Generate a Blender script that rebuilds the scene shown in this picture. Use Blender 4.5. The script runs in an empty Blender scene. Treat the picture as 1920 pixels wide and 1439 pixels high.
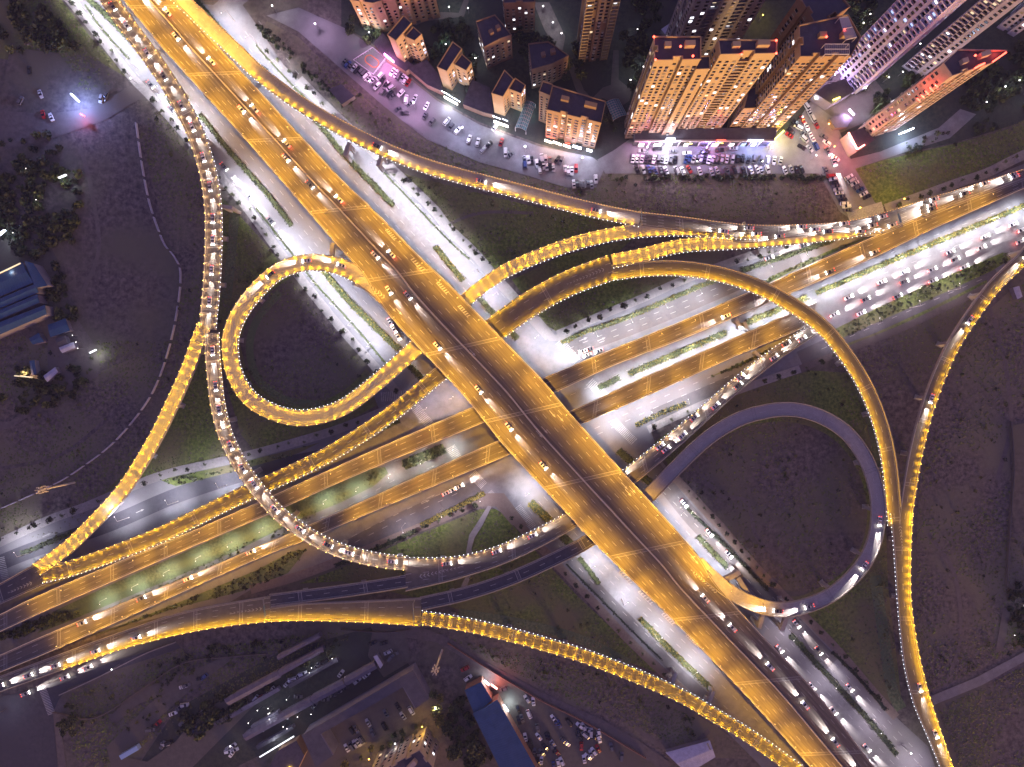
import bpy, math, random
from mathutils import Vector, Matrix, noise
R = math.radians
random.seed(7)
sc = bpy.context.scene
col = sc.collection

# ------------------------------------------------------------------ camera
S, HC, CX, CY = 0.28, 360.0, 1000.0, 712.0          # metres per photo pixel at street level, flying height, point straight below
cd = bpy.data.cameras.new('camera'); cam = bpy.data.objects.new('camera', cd); col.objects.link(cam)
cam.location = (0, 0, HC); cam.rotation_euler = (0, 0, 0)
cd.sensor_width = 36; cd.lens = 36 * HC / (1920 * S)
cd.shift_x = (960 - CX) / 1920; cd.shift_y = (CY - 719.5) / 1920
cd.clip_start = 1; cd.clip_end = 6000
sc.camera = cam

# ------------------------------------------------------------------ night sky, low amber sun standing in for street lamp glow on facades, exposure
w = bpy.data.worlds.new('World'); sc.world = w; w.use_nodes = True
nt = w.node_tree; bg = nt.nodes['Background']
SUN_EL, SUN_AZ = 3.2, 150.0
sky = nt.nodes.new('ShaderNodeTexSky'); sky.sky_type = 'NISHITA'; sky.sun_disc = False
sky.sun_elevation = R(SUN_EL); sky.sun_rotation = R(SUN_AZ); sky.air_density = 1.6; sky.dust_density = 2.5
tint = nt.nodes.new('ShaderNodeMix'); tint.data_type = 'RGBA'; tint.blend_type = 'MULTIPLY'; tint.inputs[0].default_value = 1
nt.links.new(sky.outputs[0], tint.inputs[6]); tint.inputs[7].default_value = (0.98, 0.74, 1.9, 1)
nt.links.new(tint.outputs[2], bg.inputs[0]); bg.inputs[1].default_value = 0.148
sd = bpy.data.lights.new('sun', 'SUN'); sd.energy = 3.0; sd.angle = R(12); sd.color = (1.0, 0.61, 0.23)
so = bpy.data.objects.new('sun', sd); col.objects.link(so)
d = Vector((math.sin(R(SUN_AZ)) * math.cos(R(SUN_EL)), math.cos(R(SUN_AZ)) * math.cos(R(SUN_EL)), math.sin(R(SUN_EL))))
so.rotation_euler = d.to_track_quat('Z', 'Y').to_euler(); so.location = d * 900
vs = sc.view_settings; vs.view_transform = 'Standard'; vs.look = 'None'; vs.exposure = 1.0; vs.gamma = 1
sc.cycles.use_light_tree = True; sc.cycles.use_denoising = True
sc.cycles.max_bounces = 3; sc.cycles.diffuse_bounces = 2; sc.cycles.glossy_bounces = 1
sc.cycles.transmission_bounces = 1; sc.cycles.transparent_max_bounces = 4; sc.cycles.sample_clamp_indirect = 4
sc.cycles.caustics_reflective = False; sc.cycles.caustics_refractive = False
K_RAMP, K_MAIN, K_EW, K_WHITE, K_HEAD = 175, 10200, 6600, 11000, 27000

# ------------------------------------------------------------------ helpers
def P(px, py, z=0.0):                    # where a photographed point stands when its height is known
    f = (HC - z) / HC
    return Vector(((px - CX) * S * f, (CY - py) * S * f, z))

def mat(name, c, rough=0.85, c2=None, scale=0.4, detail=6, metal=0.0, c3=None, bump=0.0, spec=0.3, scale2=None):
    m = bpy.data.materials.new(name); m.use_nodes = True
    n = m.node_tree.nodes; l = m.node_tree.links; b = n['Principled BSDF']
    b.inputs['Roughness'].default_value = rough; b.inputs['Metallic'].default_value = metal
    b.inputs['Specular IOR Level'].default_value = spec
    if c2 is None:
        b.inputs['Base Color'].default_value = (*c, 1); return m
    tc = n.new('ShaderNodeTexCoord'); no = n.new('ShaderNodeTexNoise'); r = n.new('ShaderNodeValToRGB')
    no.inputs['Scale'].default_value = scale; no.inputs['Detail'].default_value = detail; no.inputs['Roughness'].default_value = 0.65
    l.new(tc.outputs['Object'], no.inputs['Vector']); l.new(no.outputs[0], r.inputs[0])
    e = r.color_ramp.elements; e[0].position = 0.33; e[1].position = 0.67
    e[0].color = (*c, 1); e[1].color = (*c2, 1)
    out = r.outputs[0]
    if c3 is not None:
        n2 = n.new('ShaderNodeTexNoise'); n2.inputs['Scale'].default_value = scale2 or scale / 14; n2.inputs['Detail'].default_value = 5
        l.new(tc.outputs['Object'], n2.inputs['Vector'])
        r2 = n.new('ShaderNodeValToRGB'); r2.color_ramp.elements[0].position = 0.42; r2.color_ramp.elements[1].position = 0.62
        l.new(n2.outputs[0], r2.inputs[0])
        mx = n.new('ShaderNodeMix'); mx.data_type = 'RGBA'
        l.new(r2.outputs[0], mx.inputs[0]); l.new(out, mx.inputs[6]); mx.inputs[7].default_value = (*c3, 1)
        out = mx.outputs[2]
    l.new(out, b.inputs['Base Color'])
    if bump:
        bp = n.new('ShaderNodeBump'); bp.inputs['Strength'].default_value = bump; bp.inputs['Distance'].default_value = 0.3
        l.new(no.outputs[0], bp.inputs['Height']); l.new(bp.outputs[0], b.inputs['Normal'])
    return m

def emat(name, c, strength, sample=False):
    m = bpy.data.materials.new(name); m.use_nodes = True
    b = m.node_tree.nodes['Principled BSDF']; b.inputs['Base Color'].default_value = (*[min(1, x) * .5 for x in c], 1)
    b.inputs['Emission Color'].default_value = (*c, 1); b.inputs['Emission Strength'].default_value = strength
    m.cycles.emission_sampling = 'FRONT_BACK' if sample else 'NONE'
    return m

M = dict(
    soil=mat('soil', (.045, .036, .038), c2=(.18, .148, .14), scale=.35, c3=(.13, .118, .085), bump=.4),
    field=mat('field', (.045, .037, .036), c2=(.20, .165, .145), scale=.5, c3=(.165, .145, .10), bump=.4),
    grass=mat('grass', (.05, .082, .014), c2=(.20, .245, .06), scale=.6, c3=(.15, .135, .07), bump=.5, scale2=.03),
    lawn=mat('lawn', (.07, .10, .045), c2=(.19, .22, .115), scale=.8, c3=(.10, .13, .07), bump=.6),
    scrub=mat('scrub', (.08, .085, .035), c2=(.16, .165, .07), scale=.5),
    leaf=mat('leaf', (.035, .05, .018), c2=(.11, .125, .05), scale=1.2),
    leafd=mat('leaf_dark', (.018, .024, .018), c2=(.05, .058, .036), scale=.5),
    leafp=mat('leaf_pale', (.10, .12, .07), c2=(.26, .28, .17), scale=1.1),
    leafy=mat('leaf_yellow', (.16, .13, .03), c2=(.32, .26, .06), scale=1.1),
    bark=mat('bark', (.06, .045, .035)),
    asphalt=mat('asphalt', (.10, .088, .074), c2=(.145, .128, .108), scale=.35, c3=(.115, .10, .084), rough=.7),
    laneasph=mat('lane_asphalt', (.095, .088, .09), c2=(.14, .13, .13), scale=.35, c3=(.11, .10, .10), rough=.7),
    asphaltn=mat('asphalt_dark', (.05, .047, .056), c2=(.08, .075, .088), scale=.5, c3=(.06, .056, .066), rough=.6),  # darker asphalt tone
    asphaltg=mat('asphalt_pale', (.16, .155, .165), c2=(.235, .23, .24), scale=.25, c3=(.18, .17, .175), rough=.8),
    paving=mat('paving', (.24, .225, .21), c2=(.36, .335, .315), scale=.7, c3=(.27, .25, .24)),
    brickpave=mat('brick_paving', (.17, .13, .105), c2=(.25, .20, .165), scale=.8, c3=(.2, .155, .13)),
    dirt=mat('dirt', (.11, .09, .085), c2=(.17, .145, .135), scale=.4, c3=(.13, .11, .1)),
    concrete=mat('concrete', (.27, .255, .24), c2=(.38, .36, .34), scale=.5, c3=(.31, .29, .28)),
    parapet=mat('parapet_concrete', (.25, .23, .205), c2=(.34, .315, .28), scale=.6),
    paint=mat('road_paint', (.28, .275, .265), c2=(.5, .49, .48), scale=1.6),
    joint=mat('joint_steel', (.22, .21, .2), c2=(.32, .3, .29), scale=1.5),
    metal=mat('grey_metal', (.22, .22, .23), rough=.5, metal=.3),
    mast=mat('mast_steel', (.5, .46, .42), rough=.6),
    roof=mat('roof_felt', (.06, .052, .07), c2=(.105, .092, .12), scale=.35, c3=(.06, .052, .072)),
    roofg=mat('roof_grey', (.08, .075, .088), c2=(.12, .112, .13), scale=.3, c3=(.09, .085, .1)),
    blueroof=mat('blue_steel_roof', (.028, .075, .16), c2=(.045, .105, .22), scale=.25, c3=(.035, .09, .19), rough=.6),
    cream=mat('cream_render', (.38, .28, .16), c2=(.47, .355, .21), scale=.12, c3=(.40, .30, .17)),
    brown=mat('brown_render', (.20, .125, .085), c2=(.27, .17, .12), scale=.25),
    tan=mat('tan_render', (.33, .22, .12), c2=(.40, .27, .15), scale=.3, c3=(.35, .235, .13)),
    lilac=mat('lilac_render', (.56, .53, .74), c2=(.64, .6, .82), scale=.2, c3=(.58, .55, .76)),
    mauve=mat('mauve_render', (.3, .27, .38), c2=(.36, .33, .45), scale=.25),
    grey=mat('grey_render', (.16, .15, .19), c2=(.22, .2, .25), scale=.25),
    beige=mat('beige_render', (.36, .28, .23), c2=(.43, .34, .28), scale=.25),
    trim=mat('white_trim', (.5, .46, .44)),
    glass=mat('dark_glass', (.012, .012, .02), rough=.2, spec=.5),
    teal=mat('teal_glass', (.05, .16, .19), c2=(.09, .24, .28), scale=.6, rough=.3),
    tyre=mat('tyre', (.02, .02, .02)),
    rust=mat('rusty_steel', (.25, .12, .08), c2=(.35, .2, .14), scale=.8),
    oldwhite=mat('old_white_sheet', (.40, .39, .46), c2=(.55, .54, .62), scale=.5),
    mainasph=None, curtain=mat('curtained_window', (.16, .14, .12), c2=(.3, .26, .2), scale=.3),
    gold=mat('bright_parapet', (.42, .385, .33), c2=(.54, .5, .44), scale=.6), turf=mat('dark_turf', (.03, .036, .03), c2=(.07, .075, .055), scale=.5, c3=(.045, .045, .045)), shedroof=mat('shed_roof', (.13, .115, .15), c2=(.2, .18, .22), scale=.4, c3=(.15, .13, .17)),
    court=mat('court_floor', (.16, .19, .17), c2=(.2, .24, .21), scale=.4),
    lane=mat('orange_track', (.6, .2, .05)),
    bus=mat('pale_blue_paint', (.35, .5, .7), rough=.4),
    led_amber=emat('amber_led', (1, .5, .12), 2.2), amber=emat('amber_bulb', (1, .6, .12), 5), led=emat('white_led', (.85, .9, 1), 5), white=emat('white_bulb', (1, .95, .92), 5),
    head=emat('headlight_glow', (1, .93, .86), 12), tail=emat('tail_light_glow', (1, .06, .03), 1.6),
    w_white=emat('lit_window_white', (.9, .92, 1), 1.3), w_warm=emat('lit_window_warm', (1, .8, .5), .5), w_blue=emat('lit_window_blue', (.5, .62, 1), .7),
    red=emat('red_sign_glow', (1, .07, .04), 5, True), redb=emat('red_sign_core', (1, .35, .28), 5), pink=emat('pink_sign_glow', (1, .3, .75), 9, True),
    sblue=emat('blue_white_sign_glow', (.75, .82, 1), 7, True), yellow=emat('yellow_sign_glow', (1, .8, .12), 5, True),
    shop=emat('shopfront_glow', (1, .93, .8), 2.2, True), bluesign=emat('blue_sign_glow', (.25, .35, 1), 5, True))
def road_mat(name, c, c2, ang, sx=.02, sy=1.3):      # asphalt worn in long wheel tracks along the road
    m = mat(name, c, c2=c2, scale=1.0, detail=7, rough=.65); n = m.node_tree.nodes; l = m.node_tree.links
    no = [x for x in n if x.type == 'TEX_NOISE'][0]; tc = [x for x in n if x.type == 'TEX_COORD'][0]; rot = n.new('ShaderNodeVectorRotate'); rot.rotation_type = 'Z_AXIS'; rot.inputs['Angle'].default_value = ang
    mp = n.new('ShaderNodeVectorMath'); mp.operation = 'MULTIPLY'; mp.inputs[1].default_value = (sx, sy, 1); l.new(tc.outputs['Object'], rot.inputs['Vector']); l.new(rot.outputs[0], mp.inputs[0]); l.new(mp.outputs[0], no.inputs['Vector']); return m
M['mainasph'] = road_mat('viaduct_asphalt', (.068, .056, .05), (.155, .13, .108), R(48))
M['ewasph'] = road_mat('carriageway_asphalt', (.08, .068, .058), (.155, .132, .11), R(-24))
PAINTS = [('white', (.72, .72, .72)), ('silver', (.42, .42, .44)), ('black', (.015, .015, .018)), ('grey', (.12, .12, .13)), ('red', (.35, .02, .02)), ('blue', (.03, .06, .2))]
for n_, c_ in PAINTS: M['car_' + n_] = mat('car_paint_' + n_, c_, rough=.3, spec=.5)

class MB:                                # collects faces, links them as ONE mesh object
    def __init__(s): s.v = []; s.f = []; s.m = []
    def face(s, pts, m=0):
        i = len(s.v); s.v += [tuple(p) for p in pts]; s.f.append(tuple(range(i, i + len(pts)))); s.m.append(m)
    def box(s, c, size, rz=0.0, m=0, top=None):
        hx, hy, hz = size[0] / 2, size[1] / 2, size[2] / 2; k = 1 if top is None else top
        ca, sa = math.cos(rz), math.sin(rz); i = len(s.v)
        for z, q in ((-hz, 1), (hz, k)):
            for x, y in ((-hx, -hy), (hx, -hy), (hx, hy), (-hx, hy)):
                x *= q; y *= q
                s.v.append((c[0] + x * ca - y * sa, c[1] + x * sa + y * ca, c[2] + z))
        for f in ((3, 2, 1, 0), (4, 5, 6, 7), (0, 1, 5, 4), (1, 2, 6, 5), (2, 3, 7, 6), (3, 0, 4, 7)):
            s.f.append(tuple(i + a for a in f)); s.m.append(m)
    def bar(s, a, b, r, m=0, r2=None, n=6):
        a = Vector(a); b = Vector(b); d = (b - a)
        if d.length < 1e-5: return
        q = d.to_track_quat('Z', 'Y'); i = len(s.v); r2 = r if r2 is None else r2
        for p, rr in ((a, r), (b, r2)):
            for k in range(n):
                t = 2 * math.pi * k / n; s.v.append(tuple(p + q @ Vector((rr * math.cos(t), rr * math.sin(t), 0))))
        for k in range(n):
            k2 = (k + 1) % n; s.f.append((i + k, i + k2, i + n + k2, i + n + k)); s.m.append(m)
        s.f.append(tuple(i + n + k for k in range(n))); s.m.append(m)
        s.f.append(tuple(i + n - 1 - k for k in range(n))); s.m.append(m)
    def prism(s, poly, z0, z1, m=0, mtop=None, bottom=True):
        n = len(poly); i = len(s.v)
        a = sum(poly[k][0] * poly[(k + 1) % n][1] - poly[(k + 1) % n][0] * poly[k][1] for k in range(n))
        if a < 0: poly = poly[::-1]
        s.v += [(p[0], p[1], z0) for p in poly] + [(p[0], p[1], z1) for p in poly]
        for k in range(n):
            k2 = (k + 1) % n; s.f.append((i + k, i + k2, i + n + k2, i + n + k)); s.m.append(m)
        s.f.append(tuple(i + n + k for k in range(n))); s.m.append(m if mtop is None else mtop)
        if bottom: s.f.append(tuple(i + n - 1 - k for k in range(n))); s.m.append(m)
    def ball(s, c, r, m=0, n=6, rings=4, sq=1.0):
        i = len(s.v)
        for a in range(rings + 1):
            t = math.pi * a / rings
            for k in range(n):
                u = 2 * math.pi * k / n
                s.v.append((c[0] + r * math.sin(t) * math.cos(u), c[1] + r * math.sin(t) * math.sin(u), c[2] + r * sq * math.cos(t)))
        for a in range(rings):
            for k in range(n):
                k2 = (k + 1) % n; s.f.append((i + a * n + k, i + (a + 1) * n + k, i + (a + 1) * n + k2, i + a * n + k2)); s.m.append(m)
    def data(s, name, mats, base=None):
        me = bpy.data.meshes.new(name)
        v = s.v if base is None else [(x - base[0], y - base[1], z - base[2]) for x, y, z in s.v]
        me.from_pydata(v, [], s.f)
        for m in mats: me.materials.append(M[m])
        me.polygons.foreach_set('material_index', s.m); me.update()
        return me
    def build(s, name, mats, parent=None, base=None):
        if isinstance(mats, str): mats = [mats]
        b = base if base is not None else (parent.get('base') if parent else None)
        o = bpy.data.objects.new(name, s.data(name, mats, b)); col.objects.link(o)
        if parent: o.parent = parent
        elif b is not None: o.location = b
        return o

def tag(o, label=None, cat=None, group=None, kind=None):
    if label: o['label'] = label
    if cat: o['category'] = cat
    if group: o['group'] = group
    if kind: o['kind'] = kind
    return o
def thing(name, label, cat, loc, group=None):
    o = bpy.data.objects.new(name, None); col.objects.link(o); o.location = loc; o.empty_display_size = .5
    o['base'] = [loc[0], loc[1], loc[2]]
    return tag(o, label, cat, group)
def part(name, me, parent, loc=(0, 0, 0), rz=0.0, rot=None):
    o = bpy.data.objects.new(name, me); col.objects.link(o); o.parent = parent; o.location = loc
    o.rotation_euler = rot if rot else (0, 0, rz); return o
ORD = 'first second third fourth fifth sixth seventh eighth ninth tenth eleventh twelfth thirteenth fourteenth fifteenth sixteenth seventeenth eighteenth nineteenth twentieth'.split()
TENS = {2: 'twenty', 3: 'thirty', 4: 'forty', 5: 'fifty'}
def nth(i):
    if i < 20: return ORD[i]
    t, u = divmod(i + 1, 10)
    return (TENS[t][:-1] + 'ieth') if u == 0 else TENS[t] + '-' + ORD[u - 1]

def spline(pts, step=3.0):               # Catmull-Rom through world points, resampled at even steps
    pts = [Vector(p) for p in pts]; q = [2 * pts[0] - pts[1]] + pts + [2 * pts[-1] - pts[-2]]
    fine = []
    for i in range(1, len(q) - 2):
        p0, p1, p2, p3 = q[i - 1:i + 3]; n = max(2, int((p2 - p1).length / 1.0))
        for k in range(n):
            t = k / n
            fine.append(.5 * ((2 * p1) + (p2 - p0) * t + (2 * p0 - 5 * p1 + 4 * p2 - p3) * t * t + (3 * p1 - p0 - 3 * p2 + p3) * t ** 3))
    fine.append(pts[-1])
    return resample(fine, step=step)
def resample(f, n=None, step=3.0):
    L = [0.0]
    for a, b in zip(f, f[1:]): L.append(L[-1] + (b - a).length)
    n = n or max(2, int(L[-1] / step) + 1); out = []; j = 0
    for k in range(n):
        s = L[-1] * k / (n - 1)
        while j < len(L) - 2 and L[j + 1] < s: j += 1
        t = (s - L[j]) / max(1e-9, L[j + 1] - L[j]); out.append(f[j].lerp(f[j + 1], min(1, max(0, t))))
    return out
def normals(c):
    out = []
    for i in range(len(c)):
        d = c[min(i + 1, len(c) - 1)] - c[max(i - 1, 0)]; d.z = 0; d.normalize(); out.append(Vector((-d.y, d.x, 0)))
    return out
def offset(c, o): return [p + n * o for p, n in zip(c, normals(c))]
def inpoly(x, y, poly):
    r = False; n = len(poly); j = n - 1
    for i in range(n):
        xi, yi = poly[i][0], poly[i][1]; xj, yj = poly[j][0], poly[j][1]
        if (yi > y) != (yj > y) and x < (xj - xi) * (y - yi) / (yj - yi) + xi: r = not r
        j = i
    return r

# ------------------------------------------------------------------ lamps shared by the builders
def light(name, kind, energy, color, size=.2, spot=None, blend=.5):
    l = bpy.data.lights.new(name, kind); l.energy = energy; l.color = color; l.shadow_soft_size = size
    if spot: l.spot_size = R(spot); l.spot_blend = blend
    return l
L_RAMP = light('amber_lamp_light', 'POINT', K_RAMP, (1, .52, .0), .12)
L_WIDE = light('strong_amber_lamp_light', 'POINT', 380, (1, .52, 0), .12)
L_PALE = light('pale_amber_lamp_light', 'POINT', 100, (1, .60, .27), .12)
L_MAIN = light('amber_street_light', 'SPOT', K_MAIN, (1, .5, .03), .3, 112, 1.0)
L_EW = light('amber_street_light_low', 'SPOT', K_EW, (1, .5, .03), .3, 144, 1.0)
L_WHITE = light('white_street_light', 'SPOT', K_WHITE, (.87, .87, 1), .3, 150, .7)
L_DIM = light('dim_white_street_light', 'SPOT', K_WHITE * .35, (.95, .84, 1), .3, 150, .7)
L_LOW = light('low_white_street_light', 'SPOT', K_WHITE * .48, (.87, .9, 1), .3, 154, .6)
L_GREEN = light('verge_light', 'SPOT', K_WHITE * .2, (.9, .95, .9), .3, 154, .6)
L_HEAD = light('headlight_beam', 'SPOT', K_HEAD, (1, .89, .86), .06, 18, .5)
L_TAIL = light('tail_light_spill', 'POINT', 70, (1, .08, .06), .1)
def addlight(data, parent, loc, rot=(0, 0, 0)):
    o = bpy.data.objects.new(data.name, data); col.objects.link(o); o.parent = parent; o.location = loc; o.rotation_euler = rot; return o
b_ = MB(); b_.box((0, 0, .08), (.3, .3, .16), 0, 0); b_.ball((0, 0, .32), .19, 1)
ME_RLAMP = b_.data('lamp', ['metal', 'amber'])
def pole_mesh(h, reach, matn):
    b = MB(); b.bar((0, 0, 0), (0, 0, h * .93), .13, 0, .08); b.bar((0, 0, h * .93), (reach, 0, h), .07, 0, .05); b.box((0, 0, .2), (.5, .5, .4), 0, 0)
    return b.data('street_lamp', [matn])
def head_mesh(bulb):
    b = MB(); b.box((0, 0, .07), (1.1, .42, .14), 0, 0); b.box((0, 0, -.03), (.9, .34, .06), 0, 1)
    b.ball((.0, 0, .2), .12, 1)
    return b.data('lamp_head', ['metal', bulb])
ME_POLE10, ME_POLE12, ME_POLE6 = pole_mesh(9, 2.0, 'metal'), pole_mesh(11, 2.6, 'mast'), pole_mesh(6.2, 1.2, 'mast')
ME_HA, ME_HW = head_mesh('amber'), head_mesh('white')
def street_lamp(p, ang, kind, label, group, tilt=12):
    me, hm, L, h, r = {'main': (ME_POLE10, ME_HA, L_MAIN, 9, 2.0), 'ew': (ME_POLE10, ME_HA, L_EW, 9, 2.0),
                       'white': (ME_POLE12, ME_HW, L_WHITE, 11, 2.6), 'dim': (ME_POLE12, ME_HW, L_DIM, 11, 2.6), 'low': (ME_POLE6, ME_HW, L_LOW, 6.2, 1.2), 'verge': (ME_POLE6, ME_HW, L_GREEN, 6.2, 1.2)}[kind]
    o = bpy.data.objects.new('street_lamp', me); col.objects.link(o); o.location = p; o.rotation_euler = (0, 0, ang)
    tag(o, label, 'street lamp', group)
    hd = part('lamp_head', hm, o, (r, 0, h)); addlight(L, hd, (0, 0, -.25), (0, R(-tilt), 0))
    return o
# ------------------------------------------------------------------ elevated roads
DECKS = []                                # (quads, mean heights) of what is built, so that no pier stands on a road below
def on_deck(x, y, z):
    for quads in DECKS:
        for q, zz in quads:
            if zz < z - 2 and abs(q[0][0] - x) < 14 and abs(q[0][1] - y) < 14 and inpoly(x, y, q): return True
    return False
def near_deck(x, y, r=3.0, z0=0.0, z1=11.5):               # would a tall lamp here run into a road overhead?
    for quads in DECKS:
        for q, zz in quads:
            if z0 + 2 < zz < z1 + 2.5 and abs(q[0][0] - x) < 20 and abs(q[0][1] - y) < 20 and any(inpoly(x + dx, y + dy, q) for dx, dy in ((0, 0), (r, 0), (-r, 0), (0, r), (0, -r))): return True
    return False
NO_PIER = []                              # carriageways on the ground (filled further down)
def strip(mb, A, B, dz, m=0, i0=0, i1=None):
    i1 = len(A) - 1 if i1 is None else i1
    for i in range(i0, i1):
        mb.face([A[i] + Vector((0, 0, dz)), B[i] + Vector((0, 0, dz)), B[i + 1] + Vector((0, 0, dz)), A[i + 1] + Vector((0, 0, dz))], m)
def prof(mb, A, nrm, prf, m=0, skip=None):   # sweep a closed profile [(out, up)] along stations A
    n = len(prf)
    for i in range(len(A) - 1):
        if skip and skip((A[i] + A[i + 1]) / 2): continue
        r0 = [A[i] + nrm[i] * o + Vector((0, 0, u)) for o, u in prf]; r1 = [A[i + 1] + nrm[i + 1] * o + Vector((0, 0, u)) for o, u in prf]
        for k in range(n):
            k2 = (k + 1) % n; mb.face([r0[k], r1[k], r1[k2], r0[k2]], m)
        if i == 0 or (skip and skip((A[i] + A[i - 1]) / 2)): mb.face(r0, m)
        if i == len(A) - 2 or (skip and skip((A[i + 1] + A[min(i + 2, len(A) - 1)]) / 2)): mb.face(r1[::-1], m)

def edge_glow(D, side, step=1.5, m='led_amber'):
    E, sg = (D['L'], 1) if side == 'L' else (D['R'], -1); b = MB()
    prof(b, E, [v * sg for v in D['n']], [(-.30, .92), (-.16, .92), (-.16, 1.0), (-.30, 1.0)], 0)
    for p, v in zip(resample(E, step=step), normals(resample(E, step=step))): b.ball(p + v * (-.23 if side == 'L' else .23) + Vector((0, 0, 1.08)), .14, 1, 4, 2)
    b.build('led_strip', ['metal', m], D['root'])
def deck(name, label, C=None, w=8.2, Lp=None, Rp=None, z=7.5, lanes=2, lamps='', led='', lampgap=(), lamprange=(0, 1), joints=34, piers=30,
         surface='asphalt', noparL=(), noparR=(), lampstep=4.3, pierw=None, cat='elevated road', group=None, dashes=True, led_range=(0, 1), lampL=None, lampR=None, parm='parapet', bulb=None, median=None, surfdz=0.0):
    if C:
        c = spline([P(*p) for p in C]); LL = offset(c, w / 2); RR = offset(c, -w / 2)
    else:
        f = lambda q: [P(p[0], p[1], p[2] if len(p) > 2 else z) for p in q]
        a, b = spline(f(Lp)), spline(f(Rp)); n = max(len(a), len(b)); LL, RR = resample(a, n), resample(b, n)
        for p, q in zip(LL, RR): q.z = p.z
        c = [(p + q) / 2 for p, q in zip(LL, RR)]
    def outside(p): f = (HC - p.z) / HC * S; x, y = p.x / f + CX, CY - p.y / f; return x < -5 or x > 1925 or y < -5 or y > 1444
    e0 = e1 = 0                            # roads run on beyond the edge of the picture
    if outside(c[0]): e0 = 26
    if outside(c[-1]): e1 = 26
    def longer(q):
        t0, t1 = (c[0] - c[2]).normalized() * 3.2, (c[-1] - c[-3]).normalized() * 3.2; t0.z = t1.z = 0
        return [q[0] + t0 * k for k in range(e0, 0, -1)] + q + [q[-1] + t1 * k for k in range(1, e1 + 1)]
    LL, RR, c = longer(LL), longer(RR), longer(c)
    nr = normals(c); n = len(c); up = Vector((0, 0, 1))
    root = thing(name, label, cat, c[n // 2] - up * c[n // 2].z, group)
    ln = [(LL[i] - RR[i]).normalized() for i in range(n)]
    th = 1.9
    g = MB()
    for i in range(n - 1):
        pr = []
        for j in (i, i + 1):
            wd = (LL[j] - RR[j]).length; ins = min(2.2, wd * .22)
            pr.append([LL[j] - up * .03, RR[j] - up * .03, RR[j] - up * .5, RR[j] + ln[j] * ins - up * th, LL[j] - ln[j] * ins - up * th, LL[j] - up * .5])
        for k in range(6):
            k2 = (k + 1) % 6; g.face([pr[0][k], pr[1][k], pr[1][k2], pr[0][k2]])
        if i == 0: g.face(pr[0])
        if i == n - 2: g.face(pr[1][::-1])
    g.build('girder', 'concrete', root)
    s = MB(); strip(s, [LL[i] - ln[i] * .3 for i in range(n)], [RR[i] + ln[i] * .3 for i in range(n)], .01 + surfdz); s.build('road_surface', surface, root)
    near = lambda p, pts: any((Vector((p.x, p.y)) - Vector(P(q[0], q[1], p.z)[:2])).length < q[2] * S for q in pts)
    prf = [(.02, -.5), (.02, .82), (-.12, .92), (-.34, .92), (-.42, .3), (-.5, .02), (-.5, -.2)]
    for side, E, sg, nop in (('L', LL, 1, noparL), ('R', RR, -1, noparR)):
        m = MB(); prof(m, E, [v * sg for v in ln], prf, 0, (lambda p, nop=nop: near(p, nop)) if nop else None)
        if m.f: m.build('parapet', parm, root)
    mk = MB()
    def line(off, wd, i0, i1, sd=0):
        for i in range(i0, min(i1, n - 1)):
            A = [RR[j] + (LL[j] - RR[j]) * off + ln[j] * sd for j in (i, i + 1)]
            mk.face([A[0] + ln[i] * wd / 2 + up * (.03 + surfdz), A[0] - ln[i] * wd / 2 + up * (.03 + surfdz), A[1] - ln[i + 1] * wd / 2 + up * (.03 + surfdz), A[1] + ln[i + 1] * wd / 2 + up * (.03 + surfdz)])
    line(0, .2, 0, n, .95); line(1, .2, 0, n, -.95)
    for k in range(1, lanes):
        if median and abs(k / lanes - median) < .01: continue
        for i in range(0, n - 1, 3): line(k / lanes, .2, i, i + 1 if dashes else i + 3)
    mk.build('lane_marking', 'paint', root)
    if median:
        m = MB(); prof(m, [RR[i] + (LL[i] - RR[i]) * median for i in range(n)], ln, [(.45, .0), (.3, .9), (-.3, .9), (-.45, .0)]); m.build('median_barrier', 'gold', root)
    dist = 0.0; js = joints * .4; ps = piers * .5 if piers else 1e9; cum = [0.0]
    for i in range(1, n): cum.append(cum[-1] + (c[i] - c[i - 1]).length)
    cum = [q - cum[e0] for q in cum]; TOT = cum[n - 1 - e1]
    for i in range(1, n - 1):
        s_ = cum[i]
        if s_ >= js:
            js += joints; t = (c[i + 1] - c[i]).normalized(); j = MB(); A, B = LL[i] - ln[i] * .55, RR[i] + ln[i] * .55
            for o, hw in ((-.8, .2), (.8, .2), (0, .06)):
                j.face([A + t * (o - hw) + up * (.045 + surfdz), B + t * (o - hw) + up * (.045 + surfdz), B + t * (o + hw) + up * (.045 + surfdz), A + t * (o + hw) + up * (.045 + surfdz)])
            j.build('expansion_joint', 'joint', root)
        if s_ >= ps:
            ps += piers; zt = c[i].z - th
            if zt > 1.5:
                a = math.atan2(ln[i].y, ln[i].x); W = (LL[i] - RR[i]).length
                for o in ([0] if W < 13 else [-.33, 0, .33] if W > 26 else [-.25, .25]):
                    p = c[i] + (LL[i] - RR[i]) * o
                    if on_deck(p.x, p.y, c[i].z) or any(inpoly(p.x, p.y, q) for q in NO_PIER): continue
                    b = MB(); hh = zt
                    b.box((p.x, p.y, hh / 2 - .7), (2.3, 1.7, max(.2, hh - 1.4)), a)
                    k = MB.__new__(MB); b.box((p.x, p.y, hh - .75), (2.6, 1.9, 1.5), a, 0, 1.0)
                    b.box((p.x, p.y, hh - .2), (min(W * .55, 5.2), 2.1, .55), a); b.box((p.x, p.y, .2), (3.4, 2.6, .5), a)
                    b.build('pier', 'concrete', root)
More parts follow.
